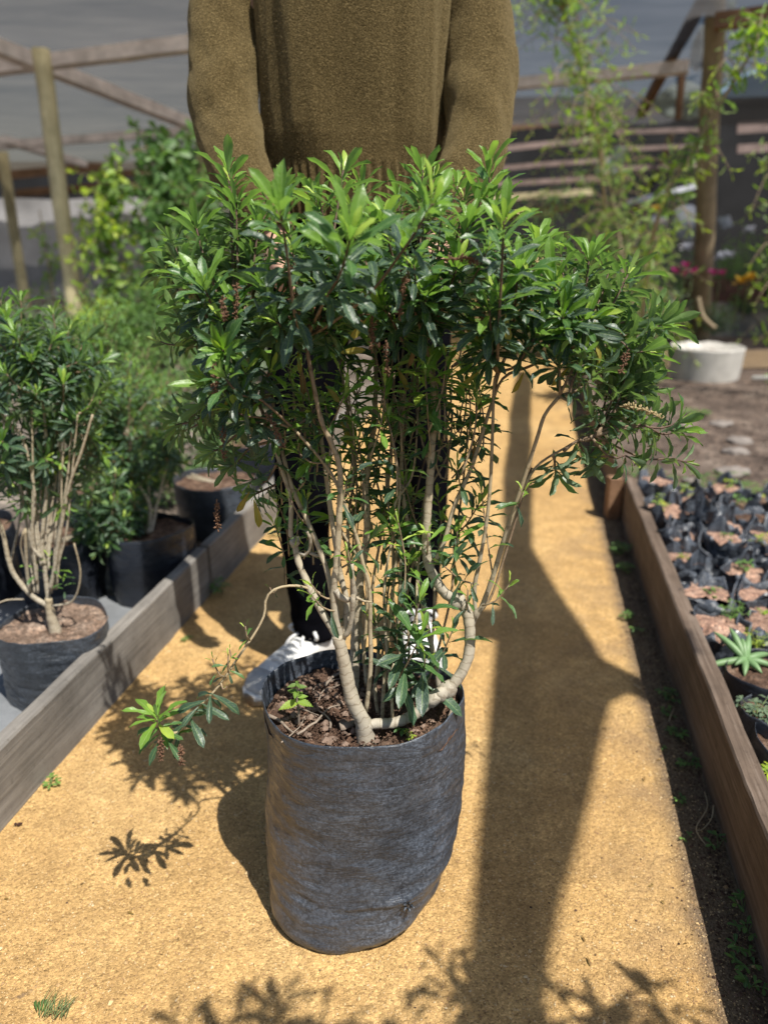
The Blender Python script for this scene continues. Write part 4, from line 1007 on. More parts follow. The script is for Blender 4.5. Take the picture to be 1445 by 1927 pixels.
# body (one skinned surface) with head, arms and hands
def build_body():
    me = bpy.data.meshes.new('body'); vs = []; es = []; rs = []
    def v(p, r, par=None):
        vs.append(tuple(Vector(p) - PL)); rs.append(r)
        if par is not None: es.append((par, len(vs) - 1))
        return len(vs) - 1
    pel = v((-.055, 1.62, .92), .11); sp1 = v((-.055, 1.62, 1.08), .105, pel); sp2 = v((-.055, 1.62, 1.24), .115, sp1); ch = v((-.055, 1.63, 1.38), .11, sp2)
    nk = v((-.055, 1.635, 1.47), .055, ch); nk2 = v((-.055, 1.645, 1.55), .050, nk)
    h1 = v((-.055, 1.65, 1.61), .070, nk2); h2 = v((-.055, 1.655, 1.67), .084, h1); h3 = v((-.055, 1.66, 1.73), .075, h2)
    for sx, S in ((-1, SLEEVE_L), (1, SLEEVE_R)):
        p = ch
        for q, r in zip([S[0], S[2], S[3], S[5]], (.05, .042, .038, .026)): p = v(q, r, p)
        wr = Vector(S[6]); fd = Vector((-sx * 0.25, -0.55, -0.75)).normalized()
        palm0 = v(wr + fd * 0.02, .026, p); palm1 = v(wr + fd * 0.075, .033, palm0)
        side = Vector((0, 1, -0.6)).normalized()
        for k in range(4):
            o = (k - 1.5) * 0.019; L_ = [0.036, 0.042, 0.039, 0.030][k]
            a = v(wr + fd * 0.098 + side * o, .0095, palm1); cdir = Vector((-sx, -0.2, -0.3)).normalized()
            b_ = v(wr + fd * (0.098 + L_ * 0.7) + side * o + cdir * L_ * 0.5, .0088, a)
            v(wr + fd * (0.098 + L_ * 0.55) + side * o + cdir * L_ * 1.3, .0078, b_)
        t1 = v(wr + fd * 0.05 - side * 0.03 + Vector((-sx * .012, 0, 0)), .0115, palm0); v(wr + fd * 0.08 - side * 0.04 + Vector((-sx * .03, 0, 0)), .0095, t1)
    for sx, hx, kx, ky, ax_, ay in ((-1, -.145, -.165, 1.585, -.168, 1.59), (1, .035, .075, 1.64, .085, 1.70)):
        a = v((hx, 1.62, .86), .085, pel); b_ = v((kx, ky, .50), .055, a); c = v((ax_, ay, .10), .036, b_)
    me.from_pydata(vs, es, []); o = link('body', me, person); me.materials.append(SKIN)
    m = o.modifiers.new('skin', 'SKIN'); m.use_smooth_shade = True
    for i, r in enumerate(rs): me.skin_vertices[0].data[i].radius = (r, r)
    me.skin_vertices[0].data[0].use_root = True
    s_ = o.modifiers.new('sub', 'SUBSURF'); s_.levels = 2; s_.render_levels = 2
    return o
build_body()
# face and hair, above the picture
b = MB()
hc = W(-.055, 1.655, 1.665)
for sx in (-1, 1):
    b.tube([hc + Vector((sx * .03, -.078, .012)), hc + Vector((sx * .03, -.090, .012))], [.012, .007], 10)
b.build('eyes', SHOEW, person)
b = MB(); b.tube([hc + Vector((0, -.083, .02)), hc + Vector((0, -.102, -.012)), hc + Vector((0, -.086, -.022))], [.008, .014, .008], 8)
for sx in (-1, 1): b.tube([hc + Vector((sx * .086, .0, .02)), hc + Vector((sx * .096, .006, .0)), hc + Vector((sx * .086, 0, -.025))], [.010, .014, .008], 8)
b.tube([hc + Vector((-.022, -.084, -.042)), hc + Vector((0, -.092, -.044)), hc + Vector((.022, -.084, -.042))], [.003, .007, .003], 8)
b.build('face_features', SKIN, person)
rings = []
for i in range(12):
    t = i / 11; ring = []
    for k in range(24):
        a = 2 * math.pi * k / 24; r = 0.106 * math.sin(0.12 + t * 2.0) ** 0.7; z = 0.115 * math.cos(t * 2.3)
        fr_ = 0.028 * max(0, -math.sin(a)) * (t > 0.45)
        ring.append(hc + Vector((math.cos(a) * r, math.sin(a) * (r - fr_) + 0.012, z + 0.01 + 0.003 * noise.noise(Vector((a * 4, t * 9, 1))))))
    rings.append(ring)
V, F = loft(rings, True, False); link('hair', raw_mesh('hair', V, F, [HAIR], True), person)
# jumper
def jumper():
    b = MB(); NA, NZ = 480, 150; rings = []
    z0, z1 = 0.985, 1.47
    for i in range(NZ + 1):
        f = i / NZ; z = z0 + (z1 - z0) * f; ring = []
        wx = np.interp(z, [0.985, 1.01, 1.075, 1.13, 1.25, 1.36, 1.43, 1.47], [0.154, 0.158, 0.164, 0.171, 0.174, 0.180, 0.16, 0.075])
        wy = np.interp(z, [0.985, 1.01, 1.075, 1.13, 1.25, 1.36, 1.43, 1.47], [0.118, 0.122, 0.126, 0.131, 0.131, 0.128, 0.105, 0.065])
        for k in range(NA):
            a = 2 * math.pi * k / NA; ca, sa = math.cos(a), math.sin(a)
            e = 0.86
            x = math.copysign(abs(ca) ** e, ca); y = math.copysign(abs(sa) ** e, sa)
            fold = 0
            if z > 1.085:
                g = min(1, (z - 1.085) / 0.06)
                fold = g * (0.014 * noise.noise(Vector((ca * 3.0 + 4, sa * 3.0, z * 1.6))) + 0.0035 * noise.noise(Vector((ca * 4.5 + z * 2.2, sa * 5.5, z * 3.6 + 7))) + 0.0012 * noise.noise(Vector((ca * 14, sa * 14, z * 6))))
                # long soft folds falling from the shoulders
                px_ = x * wx
                fold += g * 0.0045 * (math.exp(-((px_ + 0.085 - (z - 1.1) * 0.10) / 0.028) ** 2) + 0.8 * math.exp(-((px_ - 0.095 - (z - 1.1) * 0.05) / 0.026) ** 2) - 0.6 * math.exp(-((px_ - 0.03) / 0.03) ** 2) * max(0, min(1, (1.36 - z) / 0.2)))
            else:
                fold = 0.0036 * math.sin(k / NA * math.pi * 2 * 60) * min(1, (1.085 - z) / 0.015)
            ring.append(W(-0.058, 1.615, z) + Vector((x * (wx + fold), y * (wy + fold), 0.006 * noise.noise(Vector((ca * 2, sa * 2, 5))) * (1 - f))))
        rings.append(ring)
    V, F = loft(rings, False, False); b.add(V, F)
    for si, S in enumerate((SLEEVE_L, SLEEVE_R)):
        P = resample(smooth_path([W(*q) for q in S], 10), 0.004); n = len(P)
        sgn = -1 if si == 0 else 1
        cum = [i / (n - 1) for i in range(n)]
        rr = [float(np.interp(c, np.linspace(0, 1, 7), SR)) for c in cum]
        V, F = tube(P, rr, 72, 0, 0, False)
        V2 = []
        for i in range(n):
            c = P[i]; t = cum[i]
            for k in range(72):
                v = V[i * 72 + k]; dv = v - c; a = 2 * math.pi * k / 72
                if t < 0.86:
                    q = Vector((math.cos(a) * 1.6 + si * 9, math.sin(a) * 1.6, t * 7.5 + 1.2 * math.cos(a + 1)))
                    g = 0.07 * noise.noise(q) + 0.04 * noise.noise(q * 2.1) + 0.11 * max(0, math.sin(t * 20 + 2.4 * math.sin(a + .6) + si * 2)) * (0.4 + 0.6 * (0.35 < t < 0.8)) * 0.7
                else:
                    g = 0.03 * math.sin(a * 34)
                V2.append(c + dv * (1 + g))
        b.add(V2, F)
    # collar
    b.tube([W(-0.055, 1.63, 1.462) + Vector((math.cos(a) * 0.072, math.sin(a) * 0.062, -0.012 * -math.sin(a))) for a in [i / 24 * 2 * math.pi for i in range(25)]], 0.012, 10)
    o = b.build('jumper', WOOL, person)
    return o
jo = jumper()
# wool fibres standing off the knit
me = jo.data
nv = len(me.vertices); co = np.zeros(nv * 3, dtype=np.float32); me.vertices.foreach_get('co', co); co = co.reshape(-1, 3)
no = np.zeros(nv * 3, dtype=np.float32); me.vertices.foreach_get('normal', no); no = no.reshape(-1, 3)
sel = np.where((co[:, 1] + PL.y < 1.66) & (co[:, 2] > 0.95))[0]
pick = nrs.choice(sel, 52000)
base = co[pick] + nrs.normal(0, 0.0016, (len(pick), 3)); nn = no[pick]
# normals of the tubes may face inwards: push away from nearest axis
dirs = nn + nrs.normal(0, 0.75, (len(pick), 3)); dirs /= np.linalg.norm(dirs, axis=1)[:, None]
sd = np.cross(dirs, nrs.normal(0, 1, (len(pick), 3))); sd /= np.linalg.norm(sd, axis=1)[:, None]
ln = nrs.uniform(0.0012, 0.0042, len(pick))[:, None]
A = base - sd * 0.00022; B = base + sd * 0.00022; Cc = base + dirs * ln
V = np.stack([A, B, Cc], 1).reshape(-1, 3); F = np.arange(len(V)).reshape(-1, 3)
o = link('wool_fibres', raw_mesh('wool_fibres', V, F, [FUZZ], False), person); o['kind'] = 'stuff'
# trousers
def trousers():
    b = MB()
    for (path, rad) in (([(-.115, 1.62, .99), (-.14, 1.62, .86), (-.160, 1.60, .68), (-.172, 1.575, .50), (-.172, 1.58, .30), (-.165, 1.59, .14), (-.163, 1.59, .085)], [.085, .092, .075, .060, .056, .050, .042]),
                        (([(.005, 1.62, .99), (.035, 1.62, .86), (.062, 1.63, .68), (.082, 1.64, .50), (.085, 1.67, .30), (.085, 1.70, .14), (.085, 1.70, .085)]), [.085, .092, .075, .060, .056, .050, .044])):
        P = resample(smooth_path([W(*q) for q in path], 8), 0.008); n = len(P)
        rr = [float(np.interp(i / (n - 1), np.linspace(0, 1, 7), rad)) for i in range(n)]
        V, F = tube(P, rr, 40, 0, 0, True); V2 = []
        for i in range(n):
            t = i / (n - 1)
            for k in range(40):
                v = V[i * 40 + k]; a = 2 * math.pi * k / 40
                g = 0.10 * noise.noise(Vector((math.cos(a) * 1.8, math.sin(a) * 1.8, t * 9 + path[0][0] * 50))) + (0.12 * max(0, math.sin(t * 60 + 2 * math.sin(a))) * max(0, t - 0.72) * 3)
                V2.append(P[i] + (v - P[i]) * (1 + g))
        b.add(V2, F)
    b.box(W(-.055, 1.62, .84), W(-.055, 1.62, 1.0), 0.26, 0.19, Vector((0, 1, 0)), 0, 4)
    return b.build('trousers', TROUSER, person)
trousers()
# trainers
def trainer(heel, toe, label):
    heel = Vector(heel); toe = Vector(toe); d = (toe - heel); Lg = d.length; d.normalize(); s = Vector((d.y, -d.x, 0))
    def ringat(t, wdt, z0, z1, n=26, sq=0.8):
        c = heel + d * (Lg * t); r = []
        for k in range(n):
            a = 2 * math.pi * k / n; ca, sa = math.cos(a), math.sin(a)
            r.append(c - PL + s * (math.copysign(abs(ca) ** sq, ca) * wdt) + Vector((0, 0, (z0 + z1) / 2 + math.copysign(abs(sa) ** sq, sa) * (z1 - z0) / 2)))
        return r
    st = [(-.02, .015, .03, .06), (0.0, .028, .026, .088), (.08, .035, .024, .100), (.2, .037, .024, .104), (.32, .038, .024, .100), (.45, .041, .024, .088), (.6, .046, .024, .074), (.75, .048, .024, .062), (.88, .044, .024, .052), (.97, .030, .024, .042), (1.0, .014, .026, .034)]
    V, F = loft([ringat(t, w_, a, b_) for t, w_, a, b_ in st])
    up = link('trainer', raw_mesh('trainer', V, F, [SHOEW], True), person); m = up.modifiers.new('s', 'SUBSURF'); m.levels = 1; m.render_levels = 1
    st2 = [(-.035, .018), (0, .034), (.1, .041), (.3, .041), (.5, .045), (.7, .052), (.85, .049), (.97, .036), (1.03, .016)]
    V, F = loft([ringat(t, w_, .003, .030, 26, 0.55) for t, w_ in st2])
    so = link('sole', raw_mesh('sole', V, F, [SOLE], True), up)
    V, F = loft([ringat(t, w_ + .0015, .016, .031, 26, 0.55) for t, w_ in st2])
    link('midsole', raw_mesh('midsole', V, F, [SHOEW], True), up)
    # toe cap, tongue, side panels, laces
    b = MB(); V, F = loft([ringat(t, w_ * 1.03, a, b_ * 1.02) for t, w_, a, b_ in [(.80, .047, .026, .059), (.88, .044, .026, .052), (.97, .030, .026, .042), (1.0, .014, .028, .034)]]); b.add(V, F)
    b.build('toe_cap', SHOEG, up)
    b = MB()
    for i in range(6):
        t = .36 + i * .065; zt = float(np.interp(t, [.3, .45, .6, .75], [.102, .088, .075, .064])); wd = .030 - i * .0006
        c = heel + d * (Lg * t) - PL
        b.tube(smooth_path([c - s * wd + Vector((0, 0, zt - .014)), c - s * wd * .6 + Vector((0, 0, zt)), c + Vector((0, 0, zt + .006)), c + s * wd * .6 + Vector((0, 0, zt)), c + s * wd + Vector((0, 0, zt - .014))], 3), .0032, 6)
    # bow with loops and tails
    c = heel + d * (Lg * .34) - PL + Vector((0, 0, .108))
    for sg in (-1, 1):
        b.tube(smooth_path([c, c + s * (sg * .02) + Vector((0, 0, .012)), c + s * (sg * .042) + d * .008, c + s * (sg * .030) - Vector((0, 0, .012)), c], 4), .0042, 6)
        b.tube(smooth_path([c, c + s * (sg * .018) + d * .03 - Vector((0, 0, .012)), c + s * (sg * .034) + d * .045 - Vector((0, 0, .05))], 4), .0034, 6)
    b.build('laces', LACE, up)
    b = MB()
    c = heel + d * (Lg * .27) - PL
    V, F = loft([[c + s * (x_ * .026) + d * y_ + Vector((0, 0, z_)) for x_, y_, z_ in [(-1, o_, h_), (0, o_ + .006, h_ + .006), (1, o_, h_), (1, o_ - .006, h_), (-1, o_ - .006, h_)]] for o_, h_ in [(.03, .098), (.01, .118), (0.0, .135)]]); b.add(V, F)
    b.build('tongue', SHOEG, up)
    return up
trainer((-.125, 1.64, 0.002), (-.285, 1.435, 0.002), None)
trainer((.075, 1.74, 0.002), (.095, 1.475, 0.002), None)

# ================================================================ LEFT POTTED SHRUBS
def potted(name, label, cx, cy, rx, h, m_b, stems=(), z0=0.0, soil_m=SOIL_POT, group=None, seed=1, res=(72, 36), lip=0.03):
    root = empty(name, (cx, cy, z0)); tag(root, label, 'potted shrub', group)
    grow_bag(root, rx, rx, h, m_b, seed, n=res[0], rings=res[1], lip=lip, wr=1.3)
    soil_disc(root, rx * 0.975, rx * 0.975, h - lip * 0.75, soil_m, seed, 0.007, 40)
    return root
lp = potted('potted_shrub', 'shrub with many pale bare stems in a short grey bag behind the left board', -0.705, 1.475, 0.113, 0.185, BAG_M, seed=11, res=(110, 60), soil_m=SOIL_L, lip=0.02)
LS = [([(108, 1200), (104, 1185), (95, 1150), (92, 1125)], 1.50, 1.50, .017, .012), ([(92, 1140), (62, 1122), (30, 1085), (17, 1054), (8, 1010), (0, 985), (-20, 940)], 1.50, 1.50, .010, .006),
      ([(92, 1130), (85, 1070), (80, 1019), (90, 880), (80, 742), (70, 690)], 1.50, 1.54, .0085, .004), ([(80, 1050), (59, 1019), (66, 932), (45, 829), (10, 787), (-20, 740)], 1.50, 1.50, .006, .004),
      ([(95, 1110), (105, 1060), (111, 1019), (131, 915), (152, 856), (175, 780)], 1.49, 1.50, .007, .004), ([(90, 1060), (97, 1012), (114, 932), (138, 874), (160, 800)], 1.51, 1.58, .006, .0035),
      ([(58, 1115), (52, 1080), (48, 995)], 1.50, 1.48, .0065, .0055), ([(100, 1140), (138, 1130), (152, 1081), (140, 1022)], 1.49, 1.46, .004, .003), ([(85, 1040), (96, 930), (92, 860), (110, 760), (120, 700)], 1.52, 1.62, .006, .003),
      ([(20, 1060), (40, 960), (35, 860), (50, 760)], 1.52, 1.60, .005, .003), ([(62, 1090), (72, 980), (78, 900), (60, 800), (40, 700)], 1.54, 1.62, .005, .003), ([(52, 1075), (40, 1030), (45, 1000)], 1.50, 1.47, .004, .003),
      ([(45, 1128), (10, 1130), (-30, 1150)], 1.49, 1.44, .003, .002)]
rs_ = random.Random(5)
for i in range(16):
    xb = rs_.uniform(60, 120); xt = xb + (xb - 85) * 1.6 + rs_.uniform(-25, 25); yt = rs_.uniform(720, 860)
    LS.append(([(xb, rs_.uniform(1060, 1120)), (xb + (xt - xb) * .3 + rs_.uniform(-6, 6), 1000), (xb + (xt - xb) * .7, 900), (xt, yt)], 1.50, rs_.uniform(1.5, 1.62), rs_.uniform(.003, .0055), .003))
lends = []
for i, (pts, y0, y1, r0, r1) in enumerate(LS):
    r0 *= .6 if i else .85; r1 *= .6; P3 = trace(pts, y0 - .035, y1 - .035); stem_obj('stem', off(lp, P3), r0, r1, 0.05, 0.35, lp, node=0.014, ridge=0.05, n=8, seed=i + 40)
    if pts[-1][1] < 900: lends.append(P3[-1])
ll = []; lt = []
def lshoot(tip, n, size, **kw):
    base = min(lends, key=lambda e: (e - tip).length + 0.5 * max(0, e.z - tip.z + 0.03))
    P = smooth_path([base, base.lerp(tip, .5) + Vector((0, 0, -.01)), tip], 6); lt.append((off(lp, P), .0022, .0012, .6, .9))
    leaves_on(P, ll, n, size, 0.2, **kw)
for (x, y, Y, n) in [(40, 565, 1.62, 24), (100, 590, 1.60, 24), (15, 600, 1.55, 26), (30, 630, 1.48, 24), (100, 640, 1.52, 26), (130, 620, 1.60, 22), (-10, 640, 1.5, 22), (60, 680, 1.48, 24), (150, 680, 1.52, 24), (190, 680, 1.56, 18),
                     (205, 720, 1.56, 16), (180, 740, 1.52, 20), (10, 700, 1.45, 24), (120, 720, 1.48, 24), (70, 740, 1.46, 20), (140, 790, 1.48, 20), (170, 820, 1.50, 18), (30, 780, 1.45, 20), (190, 850, 1.52, 14),
                     (5, 830, 1.42, 16), (0, 870, 1.40, 14), (100, 800, 1.50, 22), (60, 820, 1.52, 20), (20, 900, 1.45, 14), (110, 870, 1.48, 10), (160, 640, 1.66, 20), (60, 620, 1.68, 24), (-20, 760, 1.45, 24), (-30, 840, 1.45, 20), (0, 560, 1.62, 18)]:
    lshoot(at(x, y, Y), int(n * 1.5), U(.044, .058), young=0.15, old=0.0)
for i in range(46):
    lshoot(at(U(-30, 205), U(600, 960), U(1.46, 1.75)), 26, U(.040, .055), young=0.12)
for (x, y, Y) in [(70, 1075, 1.47), (95, 1060, 1.47), (110, 1080, 1.47), (120, 1100, 1.46), (40, 950, 1.46), (20, 940, 1.46)]:
    p = at(x, y, Y); P = [p + Vector((0, 0, -.02)), p, p + Vector((0, 0, .015))]
    leaves_on(P, ll, 8, .032, 0.1, young=.9)
stems_joined('twigs', lt, lp)['kind'] = 'stuff'
place_leaves(ll, lp, LEAF, 260)

def bush(name, label, base, crown, rad, nsh, size, m=LEAF_B, stems=6, cat='shrub', bag=None, group=None, young=0.3, stem_h=0.35, n_leaf=16, width=1.2, seed=1, r0=.006, spreadz=1.0):
    r = random.Random(seed); root = empty(name, base); tag(root, label, cat, group)
    bx = Vector(base); cr = Vector(crown)
    if bag:
        rx, h, bm = bag; grow_bag(root, rx, rx, h, bm, seed, n=48, rings=22, lip=0.03, wr=1.2); soil_disc(root, rx * .97, rx * .97, h - .02, SOIL_POT, seed, .006, 24)
        sb = Vector((0, 0, h - .02))
    else: sb = Vector((0, 0, -0.01))
    specs = []; hubs = []; lv = []
    cl = cr - bx
    for i in range(stems):
        a = i / stems * 6.28; hub = cl + Vector((math.cos(a) * rad[0] * .45, math.sin(a) * rad[1] * .45, -rad[2] * r.uniform(.1, .6)))
        specs.append(([sb + Vector((math.cos(a), math.sin(a), 0)) * r0, sb.lerp(hub, .5) + Vector((r.uniform(-.03, .03), r.uniform(-.03, .03), 0)), hub], r0, r0 * .5, .1, .5)); hubs.append(hub)
    for i in range(nsh):
        v = Vector((r.gauss(0, 1), r.gauss(0, 1), r.gauss(0, 1))).normalized() * (r.uniform(.35, 1) ** .5)
        lump = 0.82 + 0.35 * noise.noise(v * 2.2 + Vector((seed, 0, 0)))
        tip = cl + Vector((v.x * rad[0], v.y * rad[1], v.z * rad[2])) * lump
        hub = min(hubs, key=lambda e: (e - tip).length)
        P = smooth_path([hub, hub.lerp(tip, .5), tip], 3)
        if i % 2 == 0: specs.append((P, r0 * .3, r0 * .15, .6, .8))
        leaves_on(P, lv, n_leaf, size, .25, young=young, old=.15, width=width, r=r, spread=1.1)
    st = stems_joined('stems', specs, root)
    leaf_stuff('foliage', lv, m, root)
    return root
bush('potted_shrub', 'shrub in a clean black bag standing in shade behind the left board', on(272, 1158) * 1.0 + Vector((0, 0.11, 0)), at(255, 830, 2.15), (.19, .2, .30), 120, .042, LEAF, 4, 'potted shrub', (0.118, .215, BAG_D), seed=3, r0=.006, young=.15)
bush('potted_shrub', 'shrub with small bright leaves in a dark bag behind the short grey bag', (-0.98, 2.35, 0), at(195, 690, 2.5), (.22, .25, .30), 260, .028, LEAF_B, 6, 'potted shrub', (0.13, .22, BAG_D), seed=5, young=.5, n_leaf=14, width=1.4)
bush('potted_shrub', 'light green shrub in a greyish bag left of the black trousers', on(388, 1022) + Vector((0.02, .13, 0)), at(340, 820, 2.85), (.28, .3, .38), 260, .036, LEAF_B, 7, 'potted shrub', (0.14, .19, BAG_M), seed=8, young=.45, n_leaf=14)
bush('potted_shrub', 'low shrub in a dark bag beside the far end of the left boards', on(470, 935) + Vector((-.02, .14, 0)), at(450, 820, 3.2), (.22, .2, .22), 70, .036, LEAF_B, 5, 'potted shrub', (0.14, .2, BAG_D), seed=9, young=.3, n_leaf=14)
bush('potted_shrub', 'dark bagged shrub at the left edge behind the pale bare stems', (-1.15, 1.95, 0), (-1.2, 2.0, .5), (.2, .2, .2), 60, .05, LEAF, 5, 'potted shrub', (0.14, .22, BAG_D), seed=12, young=.1)
bush('potted_shrub', 'dark leafy shrub crowding the gap right of the pale bare stems', (-.88, 1.95, 0), at(205, 960, 1.95), (.13, .15, .17), 70, .04, LEAF, 5, 'potted shrub', (0.11, .2, BAG_D), seed=17, young=.12)
bush('potted_shrub', 'bagged shrub in the second row on the left, dense and light green', (-1.0, 3.1, 0), at(150, 760, 3.2), (.35, .3, .3), 130, .04, LEAF_B, 6, 'potted shrub', (0.15, .22, BAG_D), seed=13, young=.35, n_leaf=14)
bush('potted_shrub', 'pale shrub in the third row on the left, below the climbing plants', (-1.05, 4.1, 0), at(310, 690, 4.2), (.4, .4, .35), 130, .05, LEAF_B, 6, 'potted shrub', (0.15, .22, BAG_D), seed=14, young=.5, n_leaf=14)
bush('potted_shrub', 'reddish tipped shrub in the third row on the left', (-.6, 4.6, 0), at(440, 700, 4.6), (.35, .4, .35), 100, .05, LEAF_G, 6, 'potted shrub', (0.15, .22, BAG_D), seed=15, young=.4, n_leaf=14)
# grey weed mat under the nearest left pots
m_ = raw_mesh('weed_mat', [(-1.6, .9, .019), (-.70, .9, .019), (-.60, 1.45, .021), (-.63, 1.9, .02), (-1.6, 2.2, .02)], [(0, 1, 2, 3, 4)], [MATG])
tag(link('weed_mat', m_), 'torn grey weed mat under the bags behind the left board', 'weed mat')

# ================================================================ RIGHT BED: small nursery bags
u_ = Vector((0.177, 0.984, 0)); v_ = Vector((0.984, -0.177, 0))
def small_bag_mesh(seed, soil_m, full=True):
    r = random.Random(seed); n = 32; R = []; h = 0.135; rad = 0.053
    for i in range(15):
        f = i / 14; ring = []
        for k in range(n):
            a = 2 * math.pi * k / n
            sq = 1.0 / max(abs(math.cos(a)), abs(math.sin(a))) ** 0.35
            cr_ = 0.012 * noise.noise(Vector((math.cos(a) * 2.2 + seed, math.sin(a) * 2.2, f * 3.0))) + 0.006 * noise.noise(Vector((math.cos(a) * 6 + seed, math.sin(a) * 6, f * 9)))
            rr = rad * sq * (0.93 + .07 * f) + cr_ * (0.7 + f)
            z = h * f
            if f > 0.85:
                z += (f - 0.85) / 0.15 * (0.058 * noise.noise(Vector((math.cos(a) * 1.6 + seed * 2, math.sin(a) * 1.6, 2))) + 0.010 * noise.noise(Vector((math.cos(a) * 5, math.sin(a) * 5, seed))) + 0.006)
                rr += (f - 0.85) / 0.15 * 0.040 * noise.noise(Vector((math.cos(a) * 2.1 + seed, math.sin(a) * 2.1, 9)))
            ring.append(Vector((math.cos(a) * rr, math.sin(a) * rr, z)))
        R.append(ring)
    inner = [[Vector((v.x * .96, v.y * .96, v.z - .002)) for v in R[-1]], [Vector((v.x * .93, v.y * .93, h * .86)) for v in R[-1]]]
    V, F = loft(R + inner, True, False)
    bag = raw_mesh('bag', V, F, [BAG_S], r.random() < .5)
    sd = []; Ff = []
    zz = h * (.97 if full else .86)
    sd.append((0, 0, zz + .004)); K = 8
    for j in range(1, K + 1):
        for k in range(n):
            v = R[-1][k]; x = v.x * .955 * j / K; y = v.y * .955 * j / K
            sd.append((x, y, zz + .008 * (1 - (j / K) ** 2) + .006 * noise.noise(Vector((x * 60, y * 60, seed))) + .003 * noise.noise(Vector((x * 160, y * 160, seed)))))
    for k in range(n): Ff.append((0, 1 + k, 1 + (k + 1) % n))
    for j in range(K - 1):
        for k in range(n):
            a = 1 + j * n + k; b_ = 1 + j * n + (k + 1) % n; Ff.append((a, a + n, b_ + n, b_))
    soil = raw_mesh('soil', sd, Ff, [soil_m], True)
    return bag, soil
SB = [small_bag_mesh(s, GRIT_PINK if s % 4 else SOIL_POT, s % 3 != 0) for s in range(8)]
ORD = ['first', 'second', 'third', 'fourth', 'fifth', 'sixth', 'seventh', 'eighth', 'ninth', 'tenth', 'eleventh', 'twelfth', 'thirteenth', 'fourteenth', 'fifteenth', 'sixteenth', 'seventeenth']
def in_view(p, mg=60):
    q = p - Vector((0, 0, H)); zc = q.y * cp - q.z * sp
    if zc < .1: return False
    px = CX + FPX * q.x / zc; py = CY - FPX * (q.y * sp + q.z * cp) / zc
    return -mg < px < 1445 + mg and -mg < py < 1927 + mg
row = 0; y = 1.52
rb = random.Random(21)
LOOK = ['with a clover sprout', 'with a bare grit top', 'with a crumpled rim', 'with a tiny seedling']
while y < 2.62:
    for c_ in range(8):
        p = Vector((XR(y) + 0.036 + 0.062, y, 0.018)) + v_ * (0.120 * c_) + Vector((rb.uniform(-.012, .012), rb.uniform(-.014, .014), rb.uniform(-.012, .012)))
        if not in_view(p + Vector((0, 0, .15)), 70): continue
        k = rb.randrange(8); root = empty('nursery_bag', p, rb.uniform(0, 6.28)); root.rotation_euler = (rb.uniform(-.2, .2), rb.uniform(-.2, .2), rb.uniform(0, 6.28)); sc_ = rb.uniform(.95, 1.1); root.scale = (sc_, sc_, rb.uniform(.78, 1.15))
        sprout = rb.random() < 0.5
        link('bag', SB[k][0], root); link('soil', SB[k][1], root)
        if sprout:
            ls = []; hh = rb.uniform(.012, .04)
            sm = MB()
            for i in range(rb.randint(4, 9)):
                a = rb.uniform(0, 6.28); e = Vector((math.cos(a), math.sin(a), 0)) * rb.uniform(0, .025) + Vector((0, 0, .12 + hh * rb.uniform(.4, 1.2)))
                sm.tube([Vector((e.x * .3, e.y * .3, .115)), e], [.0007, .0005], 4)
                for j in range(3):
                    b_ = a + j * 2.1; ls.append(((rb.randint(2, 5), rb.randrange(6)), leaf_matrix(e, Vector((math.cos(b_), math.sin(b_), .3)), Vector((0, 0, 1)), rb.uniform(.012, .024), 1.7)))
            sm.build('stalks', m_stalk, root)['kind'] = 'stuff'
            leaf_stuff('leaves', ls, LEAF_Y if rb.random() < .6 else LEAF_B, root)
        look = 'sprouting green' if sprout else ('topped with dark soil' if k % 4 == 0 else 'topped with pink grit')
        where = 'beside the board' if c_ == 0 else ORD[c_] + ' from the board'
        tag(root, f'small black bag {look}, {where}, {ORD[row]} row from the front', 'nursery bag', 'small nursery bags set out in rows behind the right board')
    row += 1; y += 0.126
# bigger pots at the near end
def near_pot(px, py, z, rx, h, label, seed, m_b=BAG_D):
    c = on(px, py, z); c.x = max(c.x, XR(c.y) + .036 + rx * 1.16 + .006); root = empty('nursery_pot', (c.x, c.y, 0.03)); tag(root, label, 'pot')
    grow_bag(root, rx, rx, h, m_b, seed, n=64, rings=26, lip=.03, wr=.7); soil_disc(root, rx * .97, rx * .97, h - .018, SOIL_POT, seed, .005, 30)
    return root
near_pot(1418, 1268, .15, .085, .125, 'round black pot of bare brown soil behind the right board', 31)
np2 = near_pot(1432, 1345, .14, .075, .115, 'black bag with small grey green seedlings close to the right board', 32, BAG_S)
near_pot(1450, 1420, .12, .085, .115, 'dusty grey bag at the right edge of the frame behind the board', 33, BAG)
near_pot(1500, 1530, .12, .09, .115, 'dusty bag partly out of frame on the right, nearest the camera', 34, BAG)
cc = on(1425, 1335, .15)
weed('seedlings', (cc.x, cc.y, .135), 'tuft of grey green seedlings in the bag close to the right board', 26, .017, .022, LEAF_G, 2.2, (0, 4), 'seedlings', seed=9)
cc = on(1442, 1440, .12)
weed('seedlings', (cc.x - .005, cc.y - .03, .10), 'bright green clover at the right edge by the board', 26, .015, .03, LEAF_Y, 1.2, (3, 5), 'weed', seed=10)
cc = on(1378, 1150, .17)
weed('seedlings', (cc.x, cc.y, .14), 'bright ferny seedling in a small bag near the aloe', 24, .014, .05, LEAF_B, .8, (4, 5), 'seedlings', seed=12, width=1.0)
cc = on(1425, 1195, .16)
weed('seedlings', (cc.x, cc.y, .135), 'fine yellow green ground cover beside the aloe', 40, .010, .03, LEAF_Y, 1.8, (3, 5), 'seedlings', seed=13, width=1.0)
